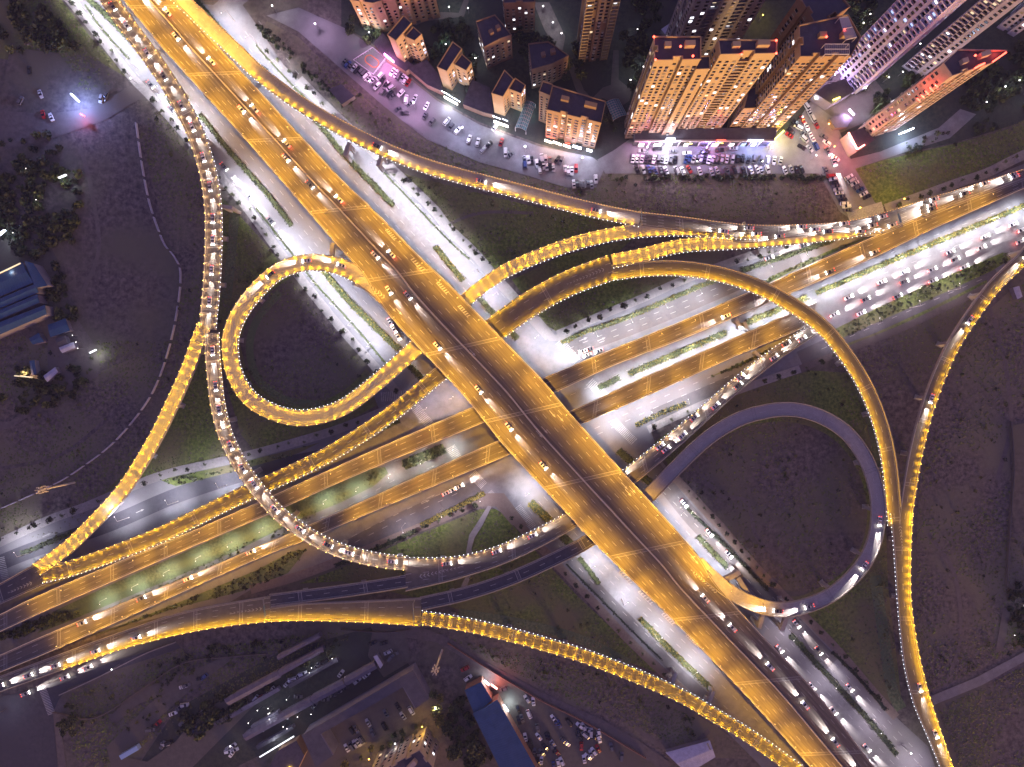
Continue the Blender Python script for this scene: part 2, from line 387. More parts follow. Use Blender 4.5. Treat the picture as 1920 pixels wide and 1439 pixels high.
    def edge_lamps(side, r0, r1):
        E, sg = (LL, -1) if side == 'L' else (RR, 1); s_ = r0 * TOT + 1.5; k = 0
        while s_ < r1 * TOT - .5 and k < 100:
            i = max(j for j in range(n) if cum[j] <= s_); i = min(i, n - 2); t = (s_ - cum[i]) / max(.01, cum[i + 1] - cum[i])
            p = E[i].lerp(E[i + 1], t); s_ += lampstep
            if near(p, lampgap): continue
            o = part('lamp', ME_RLAMP, root, p + up * .88 + ln[i] * sg * .25 - Vector(root['base']))
            addlight(bulb or L_RAMP, o, ln[i] * sg * 1.2 + up * (.5 if bulb is L_WIDE else -.02)); k += 1
    for sd in lamps: edge_lamps(sd, *({'L': lampL, 'R': lampR}[sd] or lamprange))
    for sd in led:
        E, sg = (LL, 1) if sd == 'L' else (RR, -1); m = MB(); s_ = led_range[0] * TOT; i = 0
        prof(m, E[:], [v * sg for v in ln], [(.03, .55), (.10, .55), (.10, .62), (.03, .62)], 0)
        while s_ < led_range[1] * TOT:
            while i < n - 2 and cum[i + 1] < s_: i += 1
            t = (s_ - cum[i]) / max(.01, cum[i + 1] - cum[i]); p = E[i].lerp(E[i + 1], t) + ln[i] * sg * .22 + up * .6
            m.ball(p, .16, 1, 4, 2); s_ += 2.3
        m.build('led_strip', ['metal', 'led'], root)
    DECKS.append([([LL[i], RR[i], RR[i + 1], LL[i + 1]], c[i].z) for i in range(n - 1)])
    k = slice(e0, n - e1); return dict(root=root, c=c[k], L=LL[k], R=RR[k], n=ln[k])
# ------------------------------------------------------------------ the interchange
NUP = [(-40, 1168), (0, 1152), (87, 1110), (310, 1017), (450, 957), (640, 871), (753, 821), (887, 763), (1013, 711), (1140, 658), (1280, 601), (1370, 562), (1447, 529), (1547, 484), (1640, 443), (1747, 400), (1920, 335), (1960, 322)]
NLO = [(-40, 1202), (0, 1185), (97, 1141), (323, 1042), (503, 965), (640, 904), (767, 850), (907, 793), (1037, 738), (1153, 685), (1280, 636), (1390, 590), (1493, 546), (1643, 481), (1747, 431), (1920, 354), (1960, 336)]
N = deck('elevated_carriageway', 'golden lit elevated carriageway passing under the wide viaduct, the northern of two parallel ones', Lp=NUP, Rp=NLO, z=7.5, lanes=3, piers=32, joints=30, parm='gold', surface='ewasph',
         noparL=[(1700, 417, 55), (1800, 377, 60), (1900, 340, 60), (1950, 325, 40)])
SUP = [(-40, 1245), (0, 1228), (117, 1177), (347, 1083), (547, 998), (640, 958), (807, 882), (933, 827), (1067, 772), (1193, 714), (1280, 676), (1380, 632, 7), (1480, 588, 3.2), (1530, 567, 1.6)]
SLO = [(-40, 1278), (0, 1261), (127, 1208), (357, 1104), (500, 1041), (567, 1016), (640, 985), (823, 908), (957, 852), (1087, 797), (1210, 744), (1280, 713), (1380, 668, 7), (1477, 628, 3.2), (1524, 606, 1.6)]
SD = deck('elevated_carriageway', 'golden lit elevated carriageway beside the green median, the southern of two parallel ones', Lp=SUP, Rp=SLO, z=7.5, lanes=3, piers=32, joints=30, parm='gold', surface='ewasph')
# ramps that dive under the wide viaduct
D0 = deck('ramp_road', 'straight golden ramp with lamps along both edges, below the small teardrop loop', C=[(78, 1078, 7), (150, 1060, 7.6), (300, 1003, 8), (450, 930, 8), (560, 880, 8.1), (640, 838, 8.2), (735, 775, 8.3), (823, 703, 8.3), (880, 658, 8.3)],
          w=8.0, lamps='LR', led='R', lampgap=[(490, 912, 16), (845, 690, 40), (880, 658, 60)], noparL=[(100, 1066, 35)], lampstep=4.5)
D1 = deck('ramp_road', 'two lane golden ramp leaving the viaduct north east before it forks', C=[(880, 652, 8.3), (927, 618, 8.3), (990, 573, 8.6), (1065, 532, 9.6), (1148, 501, 10.6)], w=13.0, lanes=3, lamps='LR', led='R',
          lampgap=[(895, 640, 38)], noparL=[(1148, 490, 20)], noparR=[(1148, 515, 20)])
D2 = deck('ramp_road', 'upper prong of the golden fork running east to join the white traffic', C=[(1148, 490, 10.55), (1207, 478, 10), (1280, 461, 9.5), (1392, 454, 9), (1500, 445, 8.2), (1590, 434, 7.6), (1655, 419, 7.45)], w=7.0, lamps='LR', led='R', lampL=(0, .47), lampR=(0, .95), noparL=[(1420, 440, 40), (1480, 440, 50), (1560, 430, 60), (1640, 415, 50)], surfdz=-.05)
ARC = deck('ramp_road', bulb=L_WIDE, label='long golden ramp arcing over both carriageways and turning south on the right', C=[(1148, 512, 10.55), (1215, 504, 11.2), (1280, 504, 12), (1347, 514, 13), (1413, 535, 14), (1475, 566, 14.8), (1540, 612, 15), (1587, 668, 14.4), (1623, 727, 13.5), (1650, 795, 12.6), (1666, 865, 11.5), (1675, 950, 10.4), (1678, 985, 10.1)], w=7.7, lamps='R', led='R', noparL=[(1690, 975, 25)])
HR = deck('ramp_road', bulb=L_RAMP, label='ramp coming down from the upper right corner with lamps on its outer edge', C=[(1965, 425, 14.5), (1917, 485, 14), (1865, 535, 13.5), (1822, 592, 13), (1788, 645, 12.4), (1762, 700, 12), (1740, 760, 11.6), (1722, 825, 11.2), (1709, 890, 10.8), (1699, 955, 10.3), (1695, 985, 10.1)], w=6.8, lamps='L', noparR=[(1690, 975, 25)])
ARC2 = deck('ramp_road', bulb=L_WIDE, label='wide golden ramp running down the right side after two ramps merge', Lp=[(1711, 962, 10.1), (1707, 1043, 9.8), (1708, 1127, 9.2), (1720, 1213, 8.4), (1738, 1290, 7.5), (1760, 1360, 6.4), (1787, 1439, 5.3), (1805, 1490, 4.6)],
            Rp=[(1664, 962), (1671, 1035), (1677, 1110), (1684, 1180), (1694, 1250), (1713, 1320), (1742, 1385), (1765, 1439), (1785, 1490)], lanes=2, lamps='L', led='R', joints=38)
C1 = deck('ramp_road', 'small teardrop loop ramp lit gold around dark grass, left of the viaduct', C=[(735, 570, 15.85), (700, 537, 15.8), (660, 510, 15.6), (620, 496, 15.2), (573, 493, 14.7), (520, 511, 14), (474, 554, 13.2), (443, 601, 12.4), (432, 645, 11.8), (440, 700, 11), (470, 748, 10.2), (520, 776, 9.5), (575, 784, 9), (640, 766, 8.6), (700, 723, 8.4), (775, 657, 8.3), (830, 605, 8.3)],
          w=8.3, lamps='LR', led='L', lampL=(.075, .93), lampR=(.12, .93), noparL=[(735, 575, 25)], noparR=[(710, 530, 45)], piers=24, lampgap=[(800, 630, 26)], led_range=(.09, .93), lampstep=4.5, surfdz=-.05)
C2 = deck('ramp_road', 'golden curved ramp, northernmost of the three leaving the viaduct north east', C=[(830, 605, 8.3), (877, 560, 8.3), (915, 530, 8.6), (960, 502, 9), (1040, 469, 9.5), (1110, 448, 9.6), (1190, 434, 9.5), (1280, 430, 9.3), (1392, 436, 9), (1440, 437, 8.8)], w=7.0, lamps='LR', led='R', lampL=(.1, .60), lampR=(.1, .98), lampgap=[(845, 590, 30)],
          noparL=[(1240, 418, 40), (1320, 420, 50), (1420, 425, 50)], noparR=[(1430, 448, 30)], surfdz=-.05)
LB = deck('ramp_road', bulb=L_PALE, label='pale trafficked ramp sweeping over the carriageways and round to the viaduct, lower left', C=[(398, 625, 12.4), (399, 667, 12.8), (403, 713, 13.4), (408, 755, 14), (418, 800, 14.6), (430, 832, 15), (448, 867, 15.4), (470, 900, 15.6), (493, 930, 15.6), (520, 960, 15.5), (550, 984, 15.2), (590, 1010, 14.6), (635, 1031, 13.6), (683, 1045, 12.6), (727, 1053, 11.6), (765, 1056, 10.8)],
          w=7.2, lamps='LR', led='L', noparR=[(765, 1070, 12)])
AB = deck('ramp_road', bulb=L_PALE, label='pale double ramp crowded with white and red lights, passing under the viaduct', Lp=[(760, 1046, 10.8), (840, 1045, 10), (900, 1034, 9.5), (957, 1014, 9), (1060, 963, 8.3), (1120, 920, 8.3), (1170, 880, 8.2), (1280, 792, 7), (1380, 706, 5), (1447, 655, 3.4), (1480, 634, 2.6), (1530, 602, 1.6)],
          Rp=[(763, 1105), (860, 1083), (967, 1047), (1077, 990), (1140, 945), (1193, 904), (1280, 832), (1380, 742), (1440, 694), (1500, 652), (1548, 622)], lanes=4, lamps='L', led='L', lampgap=[(1115, 925, 48)], joints=40, lampL=(.02, .88))
B1 = deck('ramp_road', 'unlit dark ramp curving from the bottom left up to the viaduct', C=[(790, 1132, 9.6), (873, 1113, 9.2), (957, 1085, 8.8), (1050, 1043, 8.4), (1107, 1012, 8.3), (1163, 970, 8.3)], w=6.9, surface='asphaltn', joints=36)
B2 = deck('ramp_road', 'unlit dark loop ramp circling the brown field right of the viaduct', C=[(1163, 970, 8.3), (1215, 930, 8.3), (1265, 880, 8.5), (1323, 825, 8.9), (1378, 790, 9.4), (1430, 773, 10), (1485, 768, 10.6), (1540, 782, 11.3), (1590, 815, 12), (1627, 870, 12.7), (1645, 935, 13.4), (1643, 998, 14), (1625, 1047, 14.5), (1595, 1085, 15), (1555, 1117, 15.4), (1507, 1137, 15.7), (1465, 1143, 15.8), (1420, 1135, 15.9), (1372, 1112, 15.9), (1335, 1083, 15.8), (1308, 1056, 15.8)],
          w=7.4, surface='asphaltn', joints=36, piers=24, noparR=[(1325, 1085, 40), (1300, 1060, 40)], noparL=[(1312, 1060, 30)], surfdz=-.05)
# left outer ramp, its branch, and the bottom sweep
L1 = deck('ramp_road', bulb=L_PALE, label='left outer ramp with lamps on both edges, running down from the top beside the viaduct', C=[(180, -45, 15), (205, 0, 15), (233, 40, 15), (263, 80, 15), (294, 123, 14.8), (321, 163, 14.5), (346, 207, 14.2), (367, 250, 14), (381, 290, 13.8), (391, 327, 13.5), (398, 370, 13.3), (401, 417, 13), (400, 480, 12.8), (396, 550, 12.6), (391, 600, 12.4), (390, 618, 12.4)],
          w=8.6, lamps='LR', led='L', led_range=(.4, 1), noparL=[], noparR=[(376, 615, 16)], piers=26)
LA = deck('ramp_road', 'golden ramp forking off to the lower left corner of the fields', C=[(384, 608, 12.35), (370, 645, 12), (357, 682, 11.6), (340, 722, 11), (320, 765, 10.4), (297, 812, 9.7), (272, 856, 9.1), (247, 896, 8.6), (217, 936, 8.1), (175, 981, 7.6), (133, 1022, 7.2), (92, 1053, 7), (70, 1068, 7)], w=7.0, lamps='LR', noparL=[(388, 610, 22)], surfdz=-.05)
W1 = deck('ramp_road', 'unlit dark merged ramp at the left edge, above the northern carriageway', Lp=[(64, 1058, 7), (0, 1094, 6.6), (-45, 1118, 6.3)][::-1], Rp=[(95, 1092, 7), (0, 1134, 6.6), (-45, 1154, 6.3)][::-1], lanes=3, surface='asphaltn', piers=18)
GW = deck('ramp_road', bulb=L_WIDE, label='brown unlit merged ramp at the lower left edge with a single row of lamps', Lp=[(-45, 1284, 6.5), (0, 1268, 6.8), (127, 1221, 7.4), (230, 1184, 7.8), (330, 1151, 8.1), (430, 1130, 8.4), (507, 1118, 8.7)], Rp=[(-45, 1315), (0, 1298), (133, 1251), (230, 1217), (333, 1190), (420, 1174), (507, 1164)], lanes=4, lamps='R', lampR=(.3, 1), joints=22, piers=26)
F1 = deck('ramp_road', 'unlit dark ramp between the pale ramp and the golden bottom sweep', C=[(507, 1126, 8.7), (570, 1118, 9), (640, 1109, 9.5), (700, 1100, 10.1), (763, 1090, 10.75)], w=6.4, surface='asphaltn', noparL=[(760, 1082, 14)], noparR=[(507, 1136, 10)])
G1 = deck('ramp_road', bulb=L_WIDE, label='bottom ramp before its fork, dark on one half and golden on the other', Lp=[(507, 1139, 8.7), (570, 1131, 9), (640, 1128, 9.3), (715, 1125, 9.5), (790, 1121, 9.6)], Rp=[(507, 1164), (570, 1162), (640, 1163), (715, 1166), (790, 1171)], lanes=3, lamps='R', noparL=[(507, 1139, 9)])
GS = deck('ramp_road', 'golden bottom ramp sweeping to the lower right with lamps on both edges', C=[(790, 1158, 9.6), (873, 1171, 9.6), (957, 1190, 9.6), (1040, 1213, 9.6), (1107, 1234, 9.6), (1200, 1270, 9.6), (1280, 1306, 9.8), (1335, 1338, 10), (1400, 1377, 10.2), (1460, 1419, 10.4), (1505, 1452, 10.4), (1545, 1485, 10.4)], w=7.0, lamps='LR', led='L', lampstep=4.4)
E1 = deck('ramp_road', bulb=L_RAMP, label='upper ramp peeling off the viaduct and curving east past the car park', C=[(294, -45, 15.95), (341, 0, 15.95), (395, 51, 15.95), (430, 84, 15.9), (455, 108, 15.85), (484, 136, 15.7), (540, 179, 15.4), (590, 212, 15), (643, 242, 14.6), (720, 281, 14), (800, 312, 13.2), (880, 335, 12.5), (955, 354, 11.8), (1040, 376, 11), (1115, 395, 10.3), (1200, 412, 9.6)], w=7.4, lamps='R', led='R', lampR=(.24, 1), noparR=[(300, -45, 60), (345, 10, 60), (380, 45, 50), (410, 75, 45), (440, 105, 32)], piers=26, surfdz=-.05)
EB = deck('ramp_road', 'wide merged ramp packed with white headlights heading to the right edge', Lp=[(1200, 398, 9.6), (1280, 407, 9.3), (1390, 421, 9), (1480, 422, 8.6), (1580, 416, 8), (1663, 397, 7.6), (1747, 370, 7.5), (1850, 339, 7.5), (1920, 317, 7.5), (1960, 304, 7.5)],
          Rp=[(1200, 426), (1280, 437), (1390, 458), (1480, 448), (1580, 438), (1640, 442), (1747, 399), (1850, 361), (1920, 334), (1960, 321)], lanes=5, noparR=[(1420, 450, 50), (1330, 445, 60), (1240, 430, 40), (1500, 445, 60), (1580, 435, 60), (1650, 435, 60), (1747, 399, 70), (1850, 361, 70), (1920, 334, 60)], joints=50)
# the wide viaduct on top
ML = [(287, -45), (329, 0), (388, 64), (447, 128), (500, 186), (547, 237), (640, 336), (690, 383), (740, 433), (787, 481), (847, 538), (917, 610), (1017, 713), (1067, 773), (1170, 887), (1237, 960), (1310, 1043), (1345, 1098), (1427, 1190), (1527, 1295), (1640, 1439), (1680, 1490)]
MR = [(190, -45), (231, 0), (310, 96), (337, 126), (480, 284), (630, 457), (680, 514), (707, 562), (753, 618), (840, 710), (887, 763), (940, 830), (1007, 903), (1060, 960), (1133, 1037), (1280, 1181), (1400, 1306), (1520, 1439), (1565, 1490)]
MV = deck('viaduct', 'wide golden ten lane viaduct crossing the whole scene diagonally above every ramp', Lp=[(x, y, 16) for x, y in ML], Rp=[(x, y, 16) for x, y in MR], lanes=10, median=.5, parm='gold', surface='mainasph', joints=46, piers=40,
          noparL=[(290, -45, 60), (330, 5, 50), (370, 45, 45), (400, 78, 40), (430, 108, 32), (1320, 1058, 40), (1345, 1095, 30)], noparR=[(672, 505, 30), (700, 545, 40)], cat='viaduct')
edge_glow(E1, 'L'); edge_glow(EB, 'L')
# ------------------------------------------------------------------ the ground and the roads on it
def g2(pts, z): return [P(x, y, 0) + Vector((0, 0, z)) for x, y in pts]
def smooth(px, z=0.0, step=2.5): return spline(g2(px, z), step)
def tri_poly(name, pts, z, m, kind='structure', smoothed=False):
    p = [Vector(v) for v in pts]
    import mathutils
    tris = mathutils.geometry.tessellate_polygon([p]); b = MB()
    b.v = [tuple(v) for v in p]
    for t in tris:
        a, c, d = (p[i] for i in t)
        t = tuple(t) if ((c - a).cross(d - a)).z > 0 else tuple(t)[::-1]
        b.f.append(t); b.m.append(0)
    return tag(b.build(name, m), kind=kind)
LAYER = [0.02]
def patch(name, px, m, kind='structure', curve=False, z=None):
    LAYER[0] += .003
    pts = g2(px, z or LAYER[0])
    if curve: pts = spline(pts + [pts[0]], 4)[:-1]
    return tri_poly(name, pts, z or LAYER[0], m, kind)
def road(name, px, wd, m, z=None, kind='structure'):
    LAYER[0] += .003
    c = smooth(px, z or LAYER[0], 4); A, B = offset(c, wd / 2), offset(c, -wd / 2); b = MB(); strip(b, A, B, 0)
    for f in range(len(b.f)): b.f[f] = b.f[f][::-1] if False else b.f[f]
    return tag(b.build(name, m), kind=kind)
def pavement(name, px, wd, m='paving', h=None):
    LAYER[0] += .003; h = LAYER[0] + .08
    c = smooth(px, 0, 4); b = MB(); nr = normals(c)
    prof(b, c, nr, [(wd / 2, .0), (wd / 2, h), (-wd / 2, h), (-wd / 2, 0)])
    for i in range(len(b.f)): b.f[i] = b.f[i]
    return tag(b.build(name, m), kind='structure')

gnd = MB(); gnd.face([(-1500, -1500, 0), (1500, -1500, 0), (1500, 1500, 0), (-1500, 1500, 0)]); tag(gnd.build('ground', 'soil'), kind='structure')
# fields
patch('field', [(-60, 560), (60, 640), (180, 700), (330, 640), (340, 520), (300, 400), (262, 260), (250, 190), (290, 190), (385, 330), (400, 480), (396, 700), (330, 760), (230, 920), (120, 1020), (-60, 1010)], 'field')
patch('field', [(240, 0), (-60, -60), (-60, 100), (60, 120), (160, 100), (245, 150), (170, 70), (115, 0)], 'grass')
patch('field', [(1720, 960), (1740, 760), (1810, 620), (1980, 470), (1980, 1200), (1740, 1310), (1715, 1200)], 'field')
patch('field', [(820, 1180), (960, 1200), (1110, 1245), (1290, 1330), (1440, 1425), (1320, 1420), (1210, 1420), (1080, 1330), (930, 1250), (830, 1200)], 'field')
patch('field', [(640, 215), (730, 300), (850, 340), (1000, 365), (1110, 392), (1200, 408), (1280, 412), (1560, 415), (1575, 400), (1535, 325), (1130, 325), (1115, 352), (1000, 335), (850, 293), (740, 230), (640, 150), (560, 70), (500, 40), (490, 60), (560, 120)], 'field')
patch('field', [(1597, 318), (1660, 300), (1790, 270), (1900, 240), (1990, 190), (1990, 260), (1900, 298), (1790, 345), (1665, 392), (1640, 380)], 'grass')
GR = [[(405, 360), (440, 395), (500, 460), (560, 540), (640, 640), (735, 745), (640, 797), (480, 850), (452, 815), (428, 735), (410, 640)],
      [(740, 322), (880, 358), (1010, 390), (1180, 418), (1050, 458), (960, 500), (930, 518), (880, 455), (800, 370)],
      [(960, 525), (1050, 482), (1190, 445), (1140, 490), (1050, 520), (985, 560)],
      [(1005, 585), (1060, 550), (1150, 518), (1280, 512), (1340, 520), (1280, 524), (1200, 556), (1110, 595), (1038, 626), (1030, 615)],
      [(1225, 830), (1300, 780), (1420, 725), (1520, 695), (1600, 700), (1640, 860), (1660, 960), (1665, 1100), (1690, 1310), (1670, 1320), (1560, 1205), (1440, 1080), (1330, 955), (1262, 885)],
      [(560, 1095), (640, 1065), (710, 1036), (793, 1000), (900, 955), (935, 955), (1010, 1040), (1080, 1115), (1170, 1200), (1240, 1265), (1110, 1215), (950, 1170), (800, 1125), (640, 1090)],
      [(400, 640), (410, 720), (440, 850), (455, 855), (300, 890), (170, 950), (260, 860), (330, 740), (380, 640)],
      [(100, 1098), (240, 1040), (420, 965), (420, 978), (310, 1022), (90, 1110)]]
for i, q in enumerate(GR): patch('grass_ground', q, 'grass')
patch('bare_ground', [(1270, 890), (1340, 830), (1420, 795), (1500, 795), (1570, 830), (1615, 900), (1625, 980), (1600, 1050), (1540, 1100), (1470, 1115), (1400, 1030)], 'soil', curve=True)
patch('bare_ground', [(450, 645), (470, 590), (510, 545), (570, 515), (610, 560), (690, 660), (660, 720), (590, 755), (520, 745), (470, 710)], 'soil', curve=True)
patch('bare_ground', [(1560, 690), (1610, 655), (1700, 615), (1830, 555), (1790, 630), (1735, 740), (1690, 940), (1660, 760), (1620, 680)], 'soil')
patch('garden_ground', [(640, -80), (2050, -80), (2050, 180), (1900, 235), (1790, 268), (1660, 296), (1600, 312), (1560, 250), (1540, 190), (1450, 262), (1180, 262), (1130, 305), (1010, 270), (900, 230), (820, 185), (745, 125), (690, 75), (640, 50)], 'turf')
patch('yard', [(330, 1330), (520, 1225), (700, 1175), (770, 1250), (580, 1370), (420, 1450), (250, 1450)], 'turf')
road('stripe', [(525, 548), (482, 600), (468, 655), (485, 712), (535, 750), (600, 758)], 4, 'lawn'); road('stripe', [(1596, 690), (1630, 765), (1648, 845), (1655, 905)], 7, 'lawn'); road('stripe', [(1640, 1080), (1655, 1180), (1672, 1290), (1690, 1330)], 6, 'lawn')  # flat strips of paler grass
road('stripe', [(440, 400), (432, 500), (425, 560)], 5, 'lawn'); road('stripe', [(860, 1150), (980, 1170), (1090, 1200), (1180, 1245)], 5, 'lawn')  # further flat strips in the same paler grass
road('track', [(150, 270), (172, 360), (185, 470), (150, 560)], 2.2, 'dirt'); road('track', [(1850, 560), (1880, 660), (1895, 790), (1870, 900)], 2.2, 'dirt'); road('track', [(1060, 1290), (1150, 1330), (1240, 1400), (1290, 1400), (1330, 1370)], 2.4, 'dirt'); road('track', [(820, 430), (900, 400), (1000, 400)], 1.6, 'dirt')
road('track', [(1300, 870), (1350, 930), (1400, 940), (1420, 1010), (1480, 1060)], 2, 'dirt'); road('track', [(0, 880), (120, 850), (230, 760)], 2, 'soil'); road('track', [(1740, 1000), (1790, 1080), (1800, 1200), (1770, 1290)], 2, 'dirt')
# frontage roads along the viaduct
WPAVE = [(88, -45), (133, 3), (190, 72), (245, 142), (293, 192), (355, 262), (413, 330), (467, 395), (513, 458), (562, 520), (633, 608), (705, 690), (748, 740)]
EPAVE = [(560, 150), (617, 207), (680, 265), (747, 330), (810, 390), (842, 430), (888, 474), (930, 522), (985, 582), (1030, 632)]
SWPAVE = [(940, 950), (1017, 1030), (1070, 1085), (1123, 1140), (1173, 1194), (1233, 1252), (1275, 1290), (1350, 1360), (1420, 1430)]
SEPAVE = [(1262, 893), (1290, 922), (1328, 964), (1352, 988), (1387, 1030), (1425, 1072), (1470, 1118), (1560, 1208), (1640, 1300), (1680, 1345)]
cen = [(265, -45), (290, 0), (400, 130), (630, 393), (800, 577), (950, 747), (1140, 947), (1280, 1107), (1430, 1270), (1587, 1439), (1630, 1490)]
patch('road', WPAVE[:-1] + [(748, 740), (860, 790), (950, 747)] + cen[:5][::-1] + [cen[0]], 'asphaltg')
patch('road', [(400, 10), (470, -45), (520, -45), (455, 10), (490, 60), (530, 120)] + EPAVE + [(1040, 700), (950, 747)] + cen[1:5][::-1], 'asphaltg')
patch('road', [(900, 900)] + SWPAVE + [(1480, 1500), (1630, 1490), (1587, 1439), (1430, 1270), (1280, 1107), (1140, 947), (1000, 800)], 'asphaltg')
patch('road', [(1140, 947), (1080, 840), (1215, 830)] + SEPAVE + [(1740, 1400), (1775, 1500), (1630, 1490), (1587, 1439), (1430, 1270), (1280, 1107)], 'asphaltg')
# the cross street
NPAVE = [(-45, 1040), (20, 1008), (100, 972), (167, 948), (300, 893), (457, 856), (560, 828), (640, 803), (735, 765)]
NEPAVE = [(1045, 628), (1080, 613), (1137, 588), (1202, 561), (1280, 526), (1350, 500), (1420, 476), (1500, 458)]
NE2 = [(1660, 392), (1697, 379), (1747, 361), (1800, 342), (1850, 325), (1900, 300), (1965, 270)]
SPAVE = [(470, 1106), (560, 1080), (640, 1050), (710, 1022), (793, 987), (853, 961), (905, 938)]
SEP2 = [(1215, 806), (1283, 774), (1350, 745), (1427, 717), (1500, 692), (1597, 653), (1697, 613), (1793, 567), (1870, 527), (1960, 478)]
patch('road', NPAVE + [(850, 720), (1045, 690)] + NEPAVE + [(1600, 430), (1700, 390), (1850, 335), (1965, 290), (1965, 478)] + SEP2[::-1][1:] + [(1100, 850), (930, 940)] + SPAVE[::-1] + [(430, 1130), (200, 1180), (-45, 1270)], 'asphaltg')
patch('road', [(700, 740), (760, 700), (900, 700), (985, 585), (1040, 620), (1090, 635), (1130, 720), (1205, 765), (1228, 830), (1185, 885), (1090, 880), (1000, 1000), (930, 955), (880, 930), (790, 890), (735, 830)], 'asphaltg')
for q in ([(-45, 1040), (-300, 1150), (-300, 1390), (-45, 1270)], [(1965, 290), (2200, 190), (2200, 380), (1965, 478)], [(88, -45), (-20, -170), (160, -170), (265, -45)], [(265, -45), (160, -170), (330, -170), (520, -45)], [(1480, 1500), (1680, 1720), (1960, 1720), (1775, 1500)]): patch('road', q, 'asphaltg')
# darker lanes
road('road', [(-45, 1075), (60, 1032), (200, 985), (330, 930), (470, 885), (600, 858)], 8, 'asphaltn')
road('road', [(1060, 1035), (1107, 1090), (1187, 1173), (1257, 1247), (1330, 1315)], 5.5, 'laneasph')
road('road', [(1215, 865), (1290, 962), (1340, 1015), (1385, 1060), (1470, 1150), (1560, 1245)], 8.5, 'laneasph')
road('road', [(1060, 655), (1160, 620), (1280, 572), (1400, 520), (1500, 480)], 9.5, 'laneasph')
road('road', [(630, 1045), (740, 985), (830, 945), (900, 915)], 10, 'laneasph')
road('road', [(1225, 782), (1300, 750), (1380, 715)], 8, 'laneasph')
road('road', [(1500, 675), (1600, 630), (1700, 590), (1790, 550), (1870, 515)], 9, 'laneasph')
# green medians and verges
GM = [('verge', [(100, 1147), (200, 1100), (323, 1046), (430, 998), (500, 968), (600, 922), (690, 880), (722, 876), (728, 888), (700, 912), (640, 942), (560, 975), (450, 1030), (347, 1075), (117, 1170), (70, 1188)]),
      ('verge', [(753, 863), (830, 832), (838, 850), (760, 881)]),
      ('verge', [(1560, 620), (1640, 580), (1760, 525), (1880, 474), (1905, 480), (1860, 508), (1780, 545), (1660, 598), (1572, 637)]),
      ('verge', [(1560, 655), (1640, 625), (1740, 580), (1850, 525), (1850, 534), (1740, 590), (1640, 636), (1560, 668)]),
      ('verge', [(170, 1195), (330, 1132), (480, 1070), (545, 1035), (575, 1030), (540, 1075), (450, 1110), (330, 1140), (200, 1182)]),
      ('verge', [(1325, 710), (1400, 675), (1455, 650), (1470, 640), (1440, 660), (1380, 690)]),
      ('verge', [(300, 900), (457, 866), (600, 830), (560, 850), (470, 876), (330, 912)]),
      ('verge', [(1240, 830), (1300, 780), (1380, 735), (1440, 712), (1380, 745), (1300, 800)]),
      ('verge', [(1430, 535), (1560, 475), (1640, 440), (1560, 468), (1440, 522)]),
      ('verge', [(1610, 440), (1700, 410), (1690, 405), (1640, 425)])]
for i, (n_, q) in enumerate(GM): patch(n_, q, 'lawn' if i in (0, 1, 4) else 'grass')
for nm, pth, wd, mm in [('pavement', WPAVE, 4.6, 'paving'), ('pavement', EPAVE, 5.4, 'paving'), ('pavement', SWPAVE[:8], 4.4, 'brickpave'), ('pavement', SEPAVE, 4.4, 'brickpave'), ('pavement', NPAVE, 4.6, 'paving'),
                        ('pavement', NEPAVE, 4.4, 'paving'), ('pavement', NE2, 5, 'paving'), ('pavement', SPAVE, 4.6, 'brickpave'), ('pavement', SEP2[:5], 4, 'paving'), ('pavement', SEP2[4:], 3.6, 'dirt')]:
    pavement(nm, pth, wd, mm)
patch('pavement', [(1000, 590), (1030, 640), (1060, 640), (1075, 622), (1040, 628), (1012, 595)], 'paving', z=LAYER[0] + .12)
patch('pavement', [(895, 925), (945, 925), (990, 985), (960, 985), (930, 950), (890, 950)], 'brickpave', z=LAYER[0] + .12)
patch('path', [(922, 950), (905, 985), (890, 1008), (884, 1030), (890, 1045), (881, 1085), (868, 1118), (845, 1135), (836, 1132), (862, 1105), (874, 1080), (874, 1035), (880, 1003), (895, 980), (915, 948)], 'paving', z=.5)
# city, car parks and yards
patch('car_park', [(500, 30), (560, 15), (650, 55), (700, 90), (745, 130), (820, 190), (900, 235), (1010, 275), (1110, 295), (1135, 312), (1118, 352), (1060, 352), (1000, 333), (900, 305), (800, 262), (720, 200), (640, 130), (560, 60)], 'asphaltg')
patch('car_park', [(1120, 300), (1150, 283), (1180, 262), (1450, 262), (1490, 235), (1520, 190), (1545, 185), (1575, 250), (1600, 312), (1640, 380), (1660, 388), (1590, 408), (1575, 398), (1535, 326), (1135, 326)], 'asphaltg')
patch('plaza', [(1575, 250), (1610, 235), (1680, 200), (1640, 150), (1560, 130), (1520, 190), (1560, 220)], 'dirt')
patch('plaza', [(1590, 300), (1650, 285), (1760, 240), (1800, 205), (1830, 215), (1780, 260), (1700, 285), (1600, 318)], 'asphaltg')
patch('path', [(1000, 5), (1030, 5), (1060, 70), (1055, 95), (1040, 90), (1020, 55)], 'dirt')
patch('path', [(1060, 110), (1075, 120), (1095, 170), (1110, 185), (1130, 165), (1145, 160), (1150, 95), (1160, 95), (1160, 150), (1185, 170), (1180, 190), (1165, 200), (1130, 185), (1105, 195), (1080, 170)], 'dirt')
patch('path', [(760, 20), (860, 25), (870, 0), (880, 0), (870, 32), (800, 40), (780, 48)], 'dirt')
patch('yard', [(-60, 200), (80, 215), (170, 205), (240, 165), (275, 150), (300, 172), (265, 185), (200, 225), (100, 260), (-60, 300)], 'dirt')
patch('yard', [(20, 90), (110, 100), (150, 150), (100, 200), (0, 190)], 'soil')
